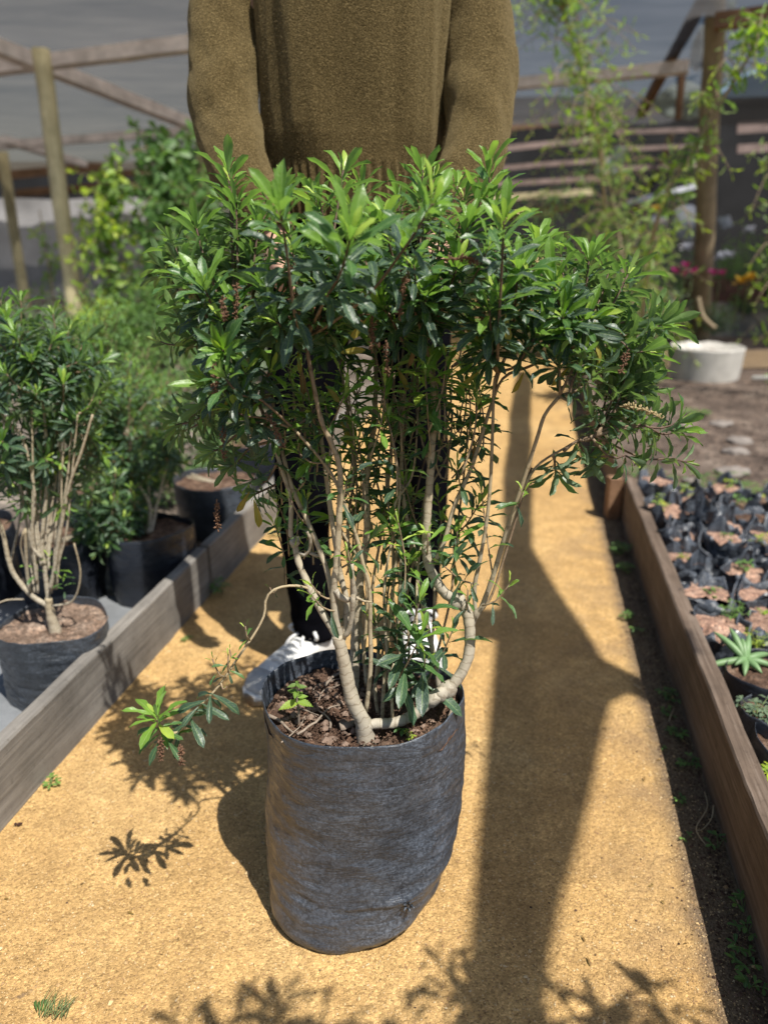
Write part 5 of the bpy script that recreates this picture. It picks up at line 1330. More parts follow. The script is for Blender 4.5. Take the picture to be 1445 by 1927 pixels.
# aloe-like succulent
ac = on(1402, 1238, .15); root = empty('aloe', (ac.x, ac.y, .145)); tag(root, 'small spreading aloe with thick green leaves behind the right board', 'succulent')
ALOE = m_simple('aloe_green', (0.14, 0.24, 0.10), .45, .25, 40, .2, .002)
for i, (a, s, up) in enumerate([(3.25, .10, .02), (2.3, .09, .75), (1.9, .085, 1.2), (1.1, .075, 1.0), (.3, .07, .3), (4.3, .05, .15), (5.0, .05, .3), (5.9, .06, .2), (1.5, .06, 1.6), (3.8, .045, .5)]):
    d = Vector((math.cos(a), math.sin(a), up)).normalized(); side = d.cross(Vector((0, 0, 1))).normalized()
    P = [d * (s * t) + Vector((0, 0, -.018 * t * t)) for t in [j / 10 for j in range(11)]]
    b = MB(); b.tube(P, [.0085 * (1 - t ** 2.2) * (0.8 + .4 * t) + .0006 for t in [j / 10 for j in range(11)]], 8)
    b.V = [tuple(Vector(v_0) - Vector((0, 0, 1)) * 0) for v_0 in b.V]; b.build('leaf', ALOE, root)

# weeds in the gutter by the right board and elsewhere
wr_ = random.Random(5)
GW = [(1168, 1040, 'clover tuft at the foot of the right board, level with the board joint', 30, .020, .03), (1176, 1075, 'second clover tuft just below the joint of the right boards', 20, .018, .025),
      (1193, 1188, 'tiny two leaf weed at the edge of the right board shadow', 6, .016, .015), (1258, 1315, 'dark weed in the shade against the right board, mid length', 18, .014, .02),
      (1268, 1385, 'green weed in the shade below the middle of the right board', 20, .014, .02), (1290, 1440, 'small shaded weed left of the right board foot', 14, .014, .02),
      (1242, 1410, 'tiny bright weed on the sunlit edge of the board shadow', 4, .010, .01), (1278, 1508, 'small bright weed at the shadow edge by the dry straws', 6, .012, .012),
      (1290, 1578, 'tiny green weed on the shadow edge below the straws', 4, .010, .01), (1350, 1595, 'three leaf weed in the shade under the near board', 6, .016, .014),
      (1398, 1712, 'four leaf weed in the deep shade of the near board', 8, .016, .018), (1405, 1755, 'leafy weed just below the four leaf weed in the board shade', 10, .016, .018),
      (1385, 1785, 'small weed at the shadow edge near the bottom right corner', 8, .014, .015), (1402, 1818, 'low weed in the gutter close to the bottom right corner', 8, .016, .015), (1412, 1856, 'lowest weed in the gutter at the bottom right corner', 8, .016, .015),
      (1262, 1345, 'thin weed in the gutter where the overhead shadow meets the board', 12, .012, .018)]
for i, (x, y, lab, n, s, h_) in enumerate(GW):
    p = on(x, y, .004); weed('gutter_weed', (p.x, p.y, .003), lab, n // 2, s, h_, LEAF_B, 1.3, (2, 5), 'weed', group='weeds growing along the foot of the right board', seed=50 + i, flat=.5)
for i, (x, y, lab, n, s, h_, tn) in enumerate([(98, 1480, 'small green weed at the foot of the left board', 5, .014, .02, (3, 5)), (418, 1118, 'blurred green tuft against the shaded left board', 10, .022, .05, (2, 4)),
        (355, 1205, 'tiny weed at the foot of the left board where leaf shadows begin', 4, .014, .012, (2, 4)), (515, 1010, 'tiny weed at the foot of the far left board', 4, .016, .02, (3, 4)), (1180, 1165, 'blurred weed in the gutter level with the trainer', 8, .016, .02, (2, 4))]):
    p = on(x, y, .004); weed('path_weed', (p.x, p.y, .003), lab, n, s, h_, LEAF_B, .8, tn, 'weed', seed=80 + i)
# weeds and stones in the right bed
for i, (x, y, n, s, h_, lab) in enumerate([(1345, 925, 60, .028, .07, 'low feathery green weed patch beyond the small bags'), (1400, 935, 50, .026, .06, 'second dull green weed patch right of the feathery one'), (1215, 905, 12, .05, .07, 'bright spiky green tuft just inside the right board joint'),
                                     (1310, 780, 16, .05, .03, 'flat green weed on the dark bed soil below the white tub'), (1285, 590, 20, .07, .1, 'blurred green tuft left of the thick post')]):
    p = on(x, y, .03); weed('bed_weed', (p.x, p.y, .025), lab, n, s, h_, LEAF_B, 2.2, (2, 5), 'weed', seed=100 + i, width=1.0)
for i, (x, y, s, lab) in enumerate([(1392, 830, .055, 'larger pale stone on the dark bed soil'), (1385, 850, .05, 'pale stone just in front of the larger one'), (1378, 888, .06, 'flat pinkish stone behind the weed patch'), (1300, 905, .03, 'small tan stone at the edge of the weed patch'), (1355, 798, .05, 'long flat tan stone below the white tub'), (1290, 800, .03, 'small grey stone near the board in the bed')]):
    p = on(x, y, .03); b = MB()
    V = []; bm_ = bmesh.new(); bmesh.ops.create_icosphere(bm_, subdivisions=3, radius=1)
    for v in bm_.verts:
        k = 1 + .25 * noise.noise(v.co * 1.3 + Vector((i * 7, 0, 0))); v.co = Vector((v.co.x * s * 1.2 * k, v.co.y * s * .9 * k, v.co.z * s * .35 * k)) + Vector((0, 0, 0.012 * noise.noise(v.co * 6)))
    me_ = bpy.data.meshes.new('stone'); bm_.to_mesh(me_); bm_.free(); me_.materials.append(STONE)
    for q in me_.polygons: q.use_smooth = True
    o = link('stone', me_); o.location = (p.x, p.y, .03); tag(o, lab, 'stone')
# dirt clods over the right bed soil
cl_p = []; cl_s = []
for i in range(6000):
    y = U(1.0, 7.5); x = XR(y) + .06 + U(0, 3.0); cl_p.append((x, y, right_h(x, y) + .002)); cl_s.append(.003 + .012 * rng.random() ** 3)
tag(link('soil_clods', pebbles('soil_clods', cl_p, cl_s, SOIL_BED)), kind='stuff')
cl_p = []; cl_s = []
for i in range(900):
    y = .55 + 2.6 * rng.random() ** 1.4; x = U(XL(y) + .02, XR(y) - .02) if rng.random() < .5 else XR(y) - .02 - abs(rng.gauss(0, .22)); x = max(x, XL(y) + .02); cl_p.append((x, y, PZ(x, y) + .0006)); cl_s.append(.0007 + .0020 * rng.random() ** 4)
tag(link('dark_crumbs', pebbles('dark_crumbs', cl_p, cl_s, SOIL_POT)), kind='stuff')
lit = []
for i in range(46):
    y = .6 + 2.4 * rng.random() ** 1.3; x = XR(y) - .03 - abs(rng.gauss(0, .12)) if rng.random() < .6 else U(XL(y) + .02, XR(y) - .05); a = U(0, 6.28)
    lit.append(((rng.choice([0, 1]), rng.randrange(6)), leaf_matrix(Vector((x, y, PZ(x, y) + .003)), Vector((math.cos(a), math.sin(a), U(-.05, .15))), Vector((U(-.4, .4), U(-.4, .4), 1)), U(.006, .016), 1.3)))
leaf_stuff('leaf_litter', lit, LEAF_OLD)
# gutter debris: dark crumbs along the board foot
cl_p = []; cl_s = []
for i in range(5000):
    y = .5 + 3.2 * rng.random() ** 1.3; x = XR(y) - abs(rng.gauss(0, .030)) - .004; cl_p.append((x, y, PZ(x, y) + .001)); cl_s.append(.001 + .003 * rng.random() ** 3)
tag(link('gutter_debris', pebbles('gutter_debris', cl_p, cl_s, SOIL_POT)), kind='stuff')
# small things on the path
def straw(pts, label, r=.0009, name='dry_straw'):
    b = MB(); P = smooth_path([on(x, y, .006 + z) for x, y, z in pts], 6); b.tube(P, r, 5); tag(b.build(name, DRY), label, 'straw')
straw([(1325, 1490, 0), (1330, 1520, .01), (1310, 1555, .02), (1316, 1575, .01), (1328, 1590, 0)], 'curved dry straw lying in the board shade')
straw([(1342, 1515, .02), (1338, 1540, .01), (1322, 1560, 0), (1312, 1562, .01)], 'second dry straw crossing the curved one')
straw([(1267, 1335, 0), (1262, 1345, .01), (1258, 1358, 0)], 'short pale straw in the gutter near the overhead shadow', .0012)
straw([(1192, 1288, 0), (1205, 1295, .002)], 'short twig on the path edge where the shadow forks', .0015)
straw([(1380, 1678, 0), (1388, 1700, .004)], 'thin straw in the near gutter', .0008)
p = on(35, 1553, .004); b = MB()
for i in range(5): b.tube([p + Vector((U(-.006, .006), U(-.003, .003), .002)), p + Vector((U(-.008, .008), U(-.004, .004), .004))], [.0022, .0012], 6)
tag(b.build('dead_leaf', m_simple('dark_dead_leaf', (.05, .02, .012), .8)), 'small dark curled dead leaf on the path by the left board', 'dead leaf')
p = on(100, 1915, .004); root = empty('plant_sprig', p); tag(root, 'needle leaved green sprig lying on the path at the bottom left', 'sprig')
b = MB()
for i in range(26):
    a = rng.gauss(1.5, .75); l_ = U(.015, .04); s0 = Vector((U(-.02, .02), U(-.004, .004), .002)); b.tube([s0, s0 + Vector((math.cos(a) * l_ * .6, math.sin(a) * l_ * .6, .006)), s0 + Vector((math.cos(a) * l_, math.sin(a) * l_, .004))], [.0006, .0006, .0002], 4)
b.build('needles', m_stalk, root)['kind'] = 'stuff'
ls = [((3, i % 6), leaf_matrix(Vector((-.022 + i * .003, .006, .004)), Vector((-.5 + .1 * i, .8, .1)), Vector((0, -.2, 1)), .022, .8)) for i in range(4)]
leaf_stuff('leaves', ls, LEAF, root)

# ================================================================ THE SHADE HOUSE BEHIND
RZ = lambda Y: 2.60 - 0.0645 * (Y - 4.7)         # underside of the roof cloth
def roofpt(px, py, below=0.0):
    d = ray(px, py); k0 = 2.60 + 0.0645 * 4.7 - below
    t = (k0 - H) / (d.z + 0.0645 * d.y); return Vector((0, 0, H)) + d * t
def roof_sheet(name, x0, x1, y0, y1, m, label, sag=.05, seed=0, zo=0.0):
    nx = int((x1 - x0) / .15); ny = int((y1 - y0) / .12); V = []
    for j in range(ny + 1):
        for i in range(nx + 1):
            x = x0 + (x1 - x0) * i / nx; y = y0 + (y1 - y0) * j / ny
            z = RZ(y) + .045 + zo - sag * abs(math.sin((y - y0) * 1.35 + .3 * noise.noise(Vector((x * .7, y * .3, seed))))) * .8 + .03 * noise.noise(Vector((x * .5, y * 2.5, seed))) + .012 * noise.noise(Vector((x * 2, y * 9, seed)))
            V.append((x, y, z))
    F = np.array([(j * (nx + 1) + i, j * (nx + 1) + i + 1, (j + 1) * (nx + 1) + i + 1, (j + 1) * (nx + 1) + i) for j in range(ny) for i in range(nx)])
    o = link(name, raw_mesh(name, V, F, [m])); tag(o, label, 'shade cloth'); return o
roof_sheet('shade_cloth', -7.5, .35, 6.0, 13.6, NET, 'grey shade cloth stretched over the roof beams on the left', .06, 1)
roof_sheet('shade_cloth', .37, 3.35, 6.0, 10.3, NET_BLUE, 'bluish grey shade cloth over the roof to the right of the person', .07, 2)
roof_sheet('shade_cloth', 3.4, 8.0, 6.0, 10.3, NET_DENSE, 'dark shade cloth over the far right of the roof', .05, 3)
def beam(name, p, q, wd, hg, m, label, cat='beam', group=None):
    b = MB(); p = Vector(p); q = Vector(q); Lg = (q - p).length
    d = (q - p).normalized(); b.box((0, 0, 0), (0, Lg, 0), wd, hg, Vector((0, 0, 1)), .004, max(2, int(Lg / .25)))
    o = b.build(name, m, None, False); o.location = p
    o.rotation_mode = 'QUATERNION'; o.rotation_quaternion = d.to_track_quat('Y', 'Z')
    tag(o, label, cat, group); return o
def post(name, p, q, r0, r1, m, label, group=None, n=14):
    p = Vector(p); q = Vector(q); b = MB(); Lg = (q - p).length; K = 16
    d = (q - p).normalized()
    b.tube([Vector((.012 * noise.noise(Vector((i * .4, p.x, 0))), Lg * i / K, .012 * noise.noise(Vector((i * .4, p.x, 5))))) for i in range(K + 1)], [r0 + (r1 - r0) * i / K for i in range(K + 1)], n, p.x, .12)
    o = b.build(name, m); o.location = p; o.rotation_mode = 'QUATERNION'; o.rotation_quaternion = d.to_track_quat('Y', 'Z')
    tag(o, label, 'post', group); return o
def ext(a, b, t0, t1): a = Vector(a); b = Vector(b); return a.lerp(b, t0), a.lerp(b, t1)
B_ = .02
for (x1, y1, x2, y2, wd, hg, t0, t1, lab, m) in [
   (0, 128, 370, 82, .15, .10, -.5, 1.3, 'pale pink roof beam running across the upper left', BEAM), (0, 273, 385, 245, .13, .09, -.4, 1.3, 'lower pale roof beam crossing behind the leaning posts', BEAM),
   (0, 90, 395, 248, .13, .11, -.3, 1.0, 'long diagonal rafter at the upper left', BEAM), (5, 262, 135, 302, .14, .08, 0, 1.2, 'short diagonal rafter low on the far left', BEAM),
   (969, 158, 1295, 126, .15, .09, -1.2, 1.0, 'pale purlin under the bluish cloth right of the person', BEAM), (1345, 42, 1460, 26, .13, .1, 0, 2.0, 'reddish beam in the upper right corner', BEAM_B)]:
    a, c = ext(roofpt(x1, y1, .07), roofpt(x2, y2, .07), t0, t1); beam('roof_beam', a, c, wd, hg, m, lab)
a, c = at(1336, -25, 6.5), at(1205, 215, 8.6); beam('roof_beam', a, c, .075, .08, BEAM_B, 'dark brown rafter sloping down beside the thick post')
a = at(1284, 120, 7.9); c = at(1275, 225, 7.9); beam('roof_beam', a, c, .05, .05, BEAM_B, 'short dark upright under the rafter by the pale openings')
# posts
def vpost(px, py, r, m, label, below=.09):
    t = roofpt(px, py, below); return post('round_post', (t.x, t.y, -.05), t, r * 1.08, r, m, label)
vpost(78, 92, .066, POST, 'thick yellowish round post at the upper left')
vpost(5, 285, .070, POST, 'orange brown round post at the far left edge')
vpost(375, 252, .055, POST, 'round post just left of the person')
post('round_post', on(1316, 652, 0) + Vector((0, 0, -.04)), at(1347, -30, 6.5), .088, .075, POST_B, 'thick weathered brown post on the right behind the white tub')
post('round_post', on(1252, 520, 0) + Vector((0, 3, 0)), at(1262, 250, 12.0), .06, .05, POST_B, 'thinner brown post far behind, left of the thick one')
post('round_post', (2.1, 10.5, 0), at(1178, 330, 10.5), .045, .04, POST_B, 'thin pale stake behind the bamboo')
# back wall slats on the right, one beam each
k = 0
for (x1, y1, x2, y2, Y, hg, m) in [(960, 238, 1215, 210, 11.0, .16, BEAM_B), (945, 280, 1120, 262, 11.6, .12, BEAM), (945, 316, 1120, 302, 12.0, .10, BEAM), (945, 346, 1120, 336, 12.4, .10, BEAM), (945, 372, 1100, 362, 12.8, .14, POST), (945, 405, 1060, 392, 12.9, .16, BEAM_B),
                                   (1180, 248, 1330, 244, 11.6, .09, BEAM), (1180, 280, 1330, 274, 12.0, .09, BEAM), (1180, 316, 1330, 312, 12.4, .09, BEAM), (1200, 376, 1330, 345, 12.6, .10, WHITE)]:
    a, c = ext(at(x1, y1, Y), at(x2, y2, Y), -.15, 1.1); lab = ['topmost brown', 'second pinkish', 'third pinkish', 'fourth pinkish', 'tan', 'lowest brown', 'upper short', 'middle short', 'lower short', 'sagging whitish'][k]
    beam('wall_slat', a, c, .04, hg * .62, SLAT if m is BEAM else m, f'{lab} slat of the back wall right of the person', 'slat', 'slats of the back wall'); k += 1
for (x1, y1, x2, y2, Y, hg, lab) in [(1400, 240, 1470, 236, 11.5, .2, 'upper'), (1400, 280, 1470, 276, 11.5, .15, 'lower')]:
    a, c = ext(at(x1, y1, Y), at(x2, y2, Y), -.2, 2.5); beam('wall_slat', a, c, .04, hg * .7, SLAT, f'{lab} pinkish slat at the right edge of the back wall', 'slat', 'slats of the back wall')
for (x1, y1, x2, y2, Y, hg, lab) in [(10, 330, 140, 318, 13.2, .13, 'upper brown'), (60, 362, 200, 352, 13.4, .12, 'lower brown'), (195, 330, 300, 322, 13.2, .09, 'short pinkish')]:
    a, c = ext(at(x1, y1, Y), at(x2, y2, Y), -.2, 1.4); beam('wall_rail', a, c, .05, hg, BEAM_B, f'{lab} rail in the dark gap above the grey wall', 'rail')
# walls
def sheet_wall(name, x0, x1, Y, z0, z1, m, label, amp=.04, seed=1, lean=0.0):
    nx = int((x1 - x0) / .2); nz_ = 12; V = []
    for j in range(nz_ + 1):
        for i in range(nx + 1):
            x = x0 + (x1 - x0) * i / nx; z = z0 + (z1 - z0) * j / nz_
            V.append((x, Y + lean * (z - z0) + amp * noise.noise(Vector((x * 1.4, z * 1.1, seed))) + amp * .4 * noise.noise(Vector((x * 5, z * 2, seed))), z + (.04 * noise.noise(Vector((x, seed, 2))) if j == nz_ else 0)))
    F = np.array([(j * (nx + 1) + i, j * (nx + 1) + i + 1, (j + 1) * (nx + 1) + i + 1, (j + 1) * (nx + 1) + i) for j in range(nz_) for i in range(nx)])
    o = link(name, raw_mesh(name, V, F, [m])); tag(o, label, 'wall'); return o
sheet_wall('cloth_wall', -11, -1.6, 13.9, -.05, 1.62, WALLC, 'pale grey cloth wall closing the back left of the shade house', .12)
sheet_wall('shade_backdrop', -13, .85, 15.2, -.05, 2.3, BLACK_BACK, 'black backdrop put in for the deep shade across the back left of the shade house', .08, 3)  # black sheet stands in for the dark under the far roof edge
sheet_wall('shade_backdrop', .9, 13, 13.4, -.05, 3.05, BLACK_BACK, 'black backdrop put in for the shade behind the slats at the back right', .08, 4)  # black sheet in place of the shade between the slats
sheet_wall('side_cloth_wall', -13, -7.4, 6.0, -.05, 2.7, BLACK_BACK, 'dark shade cloth wall outside the left of the frame', .08, 5)
# hill ring behind everything
V = []; n = 96
for i in range(n + 1):
    a = math.pi * 2 * i / n; hgt = 4 + 3 * noise.noise(Vector((math.cos(a) * 2, math.sin(a) * 2, 0)))
    V.append((math.cos(a) * 95, math.sin(a) * 95 + 40, -1)); V.append((math.cos(a) * 110, math.sin(a) * 110 + 40, hgt))
F = [(2 * i, 2 * i + 2, 2 * i + 3, 2 * i + 1) for i in range(n)]
tag(link('hills', raw_mesh('hills', V, F, [HILLM])), kind='structure')
# pale sheets put in for bright openings in the roof, then scraps and rags
def rag(name, pts, Y, label, seed, m=PALE_SHEET):
    P = [at(x, y, Y + .15 * math.sin(i * 2 + seed)) for i, (x, y) in enumerate(pts)]; c = sum(P, Vector()) / len(P)
    rings = []
    for s in (1, .8, .55, .3, .08): rings.append([c + (p - c) * s + Vector((0, .07 * noise.noise(p * 4 * s + Vector((seed, 0, 0))), 0)) for p in P])
    V, F = loft(rings, False, True); o = link(name, raw_mesh(name, V, F, [m])); s_ = o.modifiers.new('t', 'SOLIDIFY'); s_.thickness = .004
    tag(o, label, 'plastic sheet')
rag('pale_patch', [(1296, 120), (1300, 80), (1318, 50), (1332, 42), (1334, 90), (1328, 125), (1310, 135)], 8.2, 'upper bright roof opening put in as a pale sheet beside the thick post', 1)
rag('pale_patch', [(1222, 200), (1240, 175), (1262, 160), (1290, 150), (1325, 165), (1335, 215), (1300, 225), (1255, 222)], 8.6, 'wide bright opening put in as a pale sheet under the rafter', 2)
rag('pale_patch', [(1370, 0), (1385, 0), (1380, 20), (1365, 28)], 7.5, 'tiny pale scrap of plastic at the top right', 3)
rag('pale_patch', [(1120, 320), (1130, 300), (1150, 292), (1160, 275), (1180, 278), (1178, 300), (1160, 325), (1135, 330)], 7.0, 'crumpled white plastic rag caught in the bamboo', 4)
rag('pale_patch', [(1270, 390), (1300, 385), (1320, 395), (1322, 430), (1300, 460), (1270, 450), (1265, 420)], 10.0, 'white and lilac sheet hanging left of the thick post', 5, WHITE)
rag('pale_patch', [(1218, 415), (1235, 402), (1255, 410), (1250, 430), (1230, 435)], 10.0, 'small white cloth scrap between the stakes', 6, WHITE)
rag('pale_patch', [(1345, 410), (1370, 405), (1380, 425), (1360, 432)], 10.0, 'small white cloth scrap right of the thick post', 7, WHITE)

# ================================================================ PLANTS BEHIND
def vine(name, label, pts, m, n, size, rad, seed, cat='climbing plant', r0=.012, n_leaf=9, width=2.0, drop=0.0, base=None):
    """loose upright plant: stems follow pts, leafy side shoots round them"""
    r = random.Random(seed); P = smooth_path(pts, 8); b0 = Vector((pts[0][0], pts[0][1], 0)) if base is None else Vector(base)
    root = empty(name, b0); tag(root, label, cat)
    lv = []; specs = [([p - b0 for p in P], r0, r0 * .35, .2, .5)]
    for i in range(n):
        t = r.uniform(.12, 1); k = t * (len(P) - 1); c = P[min(int(k), len(P) - 2)].lerp(P[min(int(k) + 1, len(P) - 1)], k % 1)
        d = Vector((r.gauss(0, 1), r.gauss(0, 1), r.gauss(.2, .6))).normalized(); l_ = rad * r.uniform(.35, 1) * (1 - .35 * t)
        Q = smooth_path([c, c + d * l_ * .5 + Vector((0, 0, .03)), c + d * l_ + Vector((0, 0, -drop * l_))], 3); Q = [q - b0 for q in Q]
        specs.append((Q, .0035, .0015, .6, .8)); leaves_on(Q, lv, n_leaf, size, .2, young=.5, old=.2, width=width, r=r, spread=1.2, droop=.5)
    stems_joined('stems', specs, root); leaf_stuff('foliage', lv, m, root)
    return root
def line(px0, py0, Y, px1, py1, Y1=None, bend=0.0):
    a = at(px0, py0, Y); b = at(px1, py1, Y1 or Y); return [a, a.lerp(b, .5) + Vector((bend, 0, 0)), b]
def gline(px, Y, px1, py1, bend=0.0):
    b = at(px1, py1, Y); a = Vector(((px - CX) / FPX * (Y * cp + H * sp), Y, 0)); return [a, a.lerp(b, .5) + Vector((bend, 0, 0)), b]
vine('climbing_plant', 'tall climbing plant with broad leaves left of the person', gline(290, 6.4, 300, 275, .1), LEAF_B, 150, .12, .62, 1, n_leaf=9)
vine('climbing_plant', 'second tall broad leaved plant close to the round post by the person', gline(360, 6.6, 350, 300), LEAF_B, 120, .11, .5, 2, n_leaf=9)
vine('climbing_plant', 'yellowish leafy climber in front of the grey wall', gline(240, 6.5, 215, 330, -.1), LEAF_Y, 100, .11, .55, 3, n_leaf=8)
vine('climbing_plant', 'lower bushy climber between the grey wall and the person', gline(420, 6.2, 400, 380), LEAF_B, 130, .11, .7, 4, n_leaf=8)
vine('young_tree', 'thin sapling with a tuft of leaves against the grey wall', gline(110, 9.5, 75, 395), LEAF_Y, 9, .12, .4, 5, 'sapling', .018)
vine('young_tree', 'second thin sapling just right of the yellowish post', gline(160, 9.5, 150, 395), LEAF_Y, 9, .12, .4, 6, 'sapling', .018)
for i, (px, Y, top, m, rad, lab) in enumerate([(210, 6.2, 560, LEAF_Y, .35, 'grassy yellow green clump at the back left'), (270, 6.0, 520, LEAF_B, .35, 'upright reedy green clump behind the left shrubs'), (330, 6.0, 500, LEAF_B, .4, 'dense green clump left of the person'),
                                       (80, 6.5, 560, LEAF_G, .4, 'greyish low bush at the foot of the yellowish post'), (400, 5.6, 520, LEAF_B, .4, 'dark bush close behind the person on the left'), (450, 6.4, 470, LEAF_B, .4, 'bush partly hidden by the big shrub on the left')]):
    b = Vector(((px - CX) / FPX * (Y * cp + H * sp), Y, 0)); t = at(px, top, Y)
    bush('background_bush', lab, b, (b.x, Y, t.z * .55), (rad, rad, t.z * .5), 90, .08, m, 6, 'bush', seed=200 + i, n_leaf=12, young=.5, width=1.0)
# bamboo-like saplings on the right
def bamboo(label, pts, n, seed, m=LEAF_Y, rad=.55, size=.10, nl=9, r0=.018):
    return vine('bamboo', label, pts, m, n, size, rad, seed, 'bamboo', r0, nl, .75, .3)
bamboo('tall thin yellow green bamboo right of the person', [on(1150, 640) + Vector((0, 0, 0)), at(1130, 300, 6.0), at(1070, 60, 5.7), at(1050, -40, 5.6)], 135, 11, rad=.62, size=.10)
bamboo('second bamboo stem with fine leaves behind the first', gline(1170, 6.4, 1110, 200, .1), 100, 12, LEAF_Y, rad=.8, size=.10)
bamboo('low fine leaved bamboo clump behind the right side of the shrub', gline(1060, 6.6, 1020, 380), 60, 13, LEAF_B, rad=.7)
bamboo('bright yellow leaved bamboo branch crossing in front of the thick post', [on(1200, 700), at(1230, 440, 4.6), at(1310, 270, 4.4), at(1405, 110, 4.2), at(1430, 40, 4.1)], 60, 14, LEAF_Y, rad=.30, size=.11, nl=7)
bamboo('yellow bamboo shoot at the right edge of the picture', gline(1470, 4.8, 1455, 60), 50, 15, LEAF_Y, rad=.35, size=.08)
bamboo('thin bamboo with yellowing blades left of the pink flowers', gline(1240, 5.4, 1215, 420), 26, 16, LEAF_Y, rad=.4, size=.12, nl=6)
for i, (px, Y, top, m, rad, lab) in enumerate([(1000, 6.8, 440, LEAF_B, .45, 'green bush behind the right half of the big shrub'), (1100, 6.6, 480, LEAF_B, .45, 'green bush below the bamboo'), (1190, 7.0, 470, LEAF_G, .5, 'grey green bush left of the pink flowers'),
        (1290, 7.4, 545, LEAF_G, .6, 'low silvery bush under the pink flowers'), (1400, 8.8, 400, LEAF_B, .6, 'tall dark bush right of the thick post'), (1360, 8.6, 450, LEAF_B, .5, 'bush with white flowers just right of the thick post'), (1450, 8.0, 430, LEAF_B, .6, 'bush at the right edge behind the trough'),
        (1240, 9.5, 440, LEAF_B, .6, 'dark bush behind the yellow blades'), (1150, 9.5, 430, LEAF_B, .7, 'far bush behind the bamboo stems'), (920, 8.0, 430, LEAF_B, .6, 'far bush behind the middle of the big shrub'), (820, 7.5, 470, LEAF_B, .6, 'bush hidden behind the crown of the big shrub'),
        (1180, 4.9, 640, LEAF_Y, .22, 'small yellow green plant behind the right side of the crown')]):
    b = Vector(((px - CX) / FPX * (Y * cp + H * sp), Y, 0)); t = at(px, top, Y); hz = max(t.z, .35)
    bush('background_bush', lab, b, (b.x, Y, hz * .55), (rad, rad * .8, hz * .5), 90, .08, m, 6, 'bush', seed=230 + i, n_leaf=12, young=.5, width=1.1)
# flowers
def flowers(label, pts, Y, m, seed, size=.035):
    r = random.Random(seed)
    for i, (x, y) in enumerate(pts):
        c = at(x, y, Y); root = empty('flower', c); tag(root, label[i], 'flower')
        bm_ = MB()
        for k in range(16):
            a = k * 2.399; e = (k % 3) * .45; d = Vector((math.cos(a) * math.cos(e), math.sin(a) * math.cos(e), math.sin(e))); s_ = size * U(.8, 1.4); x_ = d.cross(Vector((0, 0, 1))).normalized() if abs(d.z) < .99 else Vector((1, 0, 0))
            bm_.add([Vector((0, 0, 0)), d * s_ * .6 + x_ * s_ * .35, d * s_ + Vector((0, 0, -.1 * s_)), d * s_ * .6 - x_ * s_ * .35], [(0, 1, 2, 3)])
        bm_.build('petals', m, root)
        sb_ = MB(); sb_.tube([Vector((0, .03, -.35)), Vector((0, 0, 0))], .004, 5); sb_.build('stalk', m_stalk, root)
flowers(['large pink flower cluster left of the thick post', 'pink flower just left of the largest cluster', 'pink flower touching the thick post', 'lowest pink flower left of the post', 'pink flower right of the thick post', 'faint pink flower farthest right'], [(1290, 502), (1270, 512), (1303, 513), (1285, 518), (1340, 515), (1356, 516)], 7.0, PINK, 1, .05)
flowers(['yellow flower above the dark red trough', 'orange flower right of the yellow one', 'small yellow flower on the bamboo'], [(1393, 532), (1410, 526), (1235, 400)], 6.9, YEL, 2, .07)
flowers(['white flower left of the thick post', 'white flower right of the post, lower', 'white flower right of the post, upper', 'small white flower among dark leaves'], [(1292, 468), (1372, 482), (1356, 485), (1410, 435)], 7.8, WHITEP, 3, .07)
# troughs, white tub, pipe
def box_thing(name, c, sx, sy, sz, m, label, cat, wall=.03):
    root = empty(name, c); tag(root, label, cat); b = MB()
    for (dx, dy, wx, wy) in ((0, -sy / 2 + wall / 2, sx, wall), (0, sy / 2 - wall / 2, sx, wall), (-sx / 2 + wall / 2, 0, wall, sy - 2 * wall), (sx / 2 - wall / 2, 0, wall, sy - 2 * wall)):
        b.box((dx, dy, 0), (dx, dy, sz), wx, wy, Vector((0, 1, 0)), .003, 3)
    b.build('walls', m, root, False)
    b = MB(); b.box((0, 0, .01), (0, 0, sz * .85), sx - 2 * wall - .004, sy - 2 * wall - .004, Vector((0, 1, 0)), .002, 2); b.build('soil', SOIL_BED, root, False)
    return root
c = on(1400, 650); box_thing('concrete_block_planter', (c.x + .25, c.y + .75, 0), 1.25, .5, .36, BLOCKG, 'mossy grey block planter behind the white tub', 'planter', .08)
box_thing('flower_trough', (c.x + .25, c.y + .75, .362), 1.1, .4, .22, BRICKR, 'dark red flower trough standing on the grey block planter', 'trough')
tubc = on(1347, 727); root = empty('white_tub', (tubc.x, tubc.y + .24, 0)); tag(root, 'dirty white round plastic tub in front of the thick post', 'tub')
rings = []
for i in range(14):
    f = i / 13; rings.append([Vector((math.cos(a) * (.235 + .015 * f + .004 * noise.noise(Vector((math.cos(a) * 3, math.sin(a) * 3, f * 3)))), math.sin(a) * (.235 + .015 * f), .245 * f + .012 * noise.noise(Vector((math.cos(a) * 4, math.sin(a) * 4, 1))) * f)) for a in [2 * math.pi * k / 48 for k in range(48)]])
rings += [[Vector((v.x * .96, v.y * .96, v.z)) for v in rings[-1]], [Vector((v.x * .95, v.y * .95, .12)) for v in rings[-1]]]
V, F = loft(rings, True, True); link('tub_wall', raw_mesh('tub_wall', V, F, [TUBW]), root)
soil_disc(root, .22, .22, .19, SOIL_BED, 3, .02, 30)
tr = [((math.cos(a) * .15, math.sin(a) * .1, .2), .03 + .02 * (k % 2)) for k, a in enumerate([.5, 1.9, 3.0, 4.4, 5.2])]
o = link('pale_clods', pebbles('pale_clods', [t[0] for t in tr], [t[1] for t in tr], STONE), root)
b = MB(); a = on(1415, 712, .06); b.tube([a, a + Vector((.9, .05, .01))], .018, 10); tag(b.build('water_pipe', TUBW), 'thin white pipe leaving the white tub to the right', 'pipe')
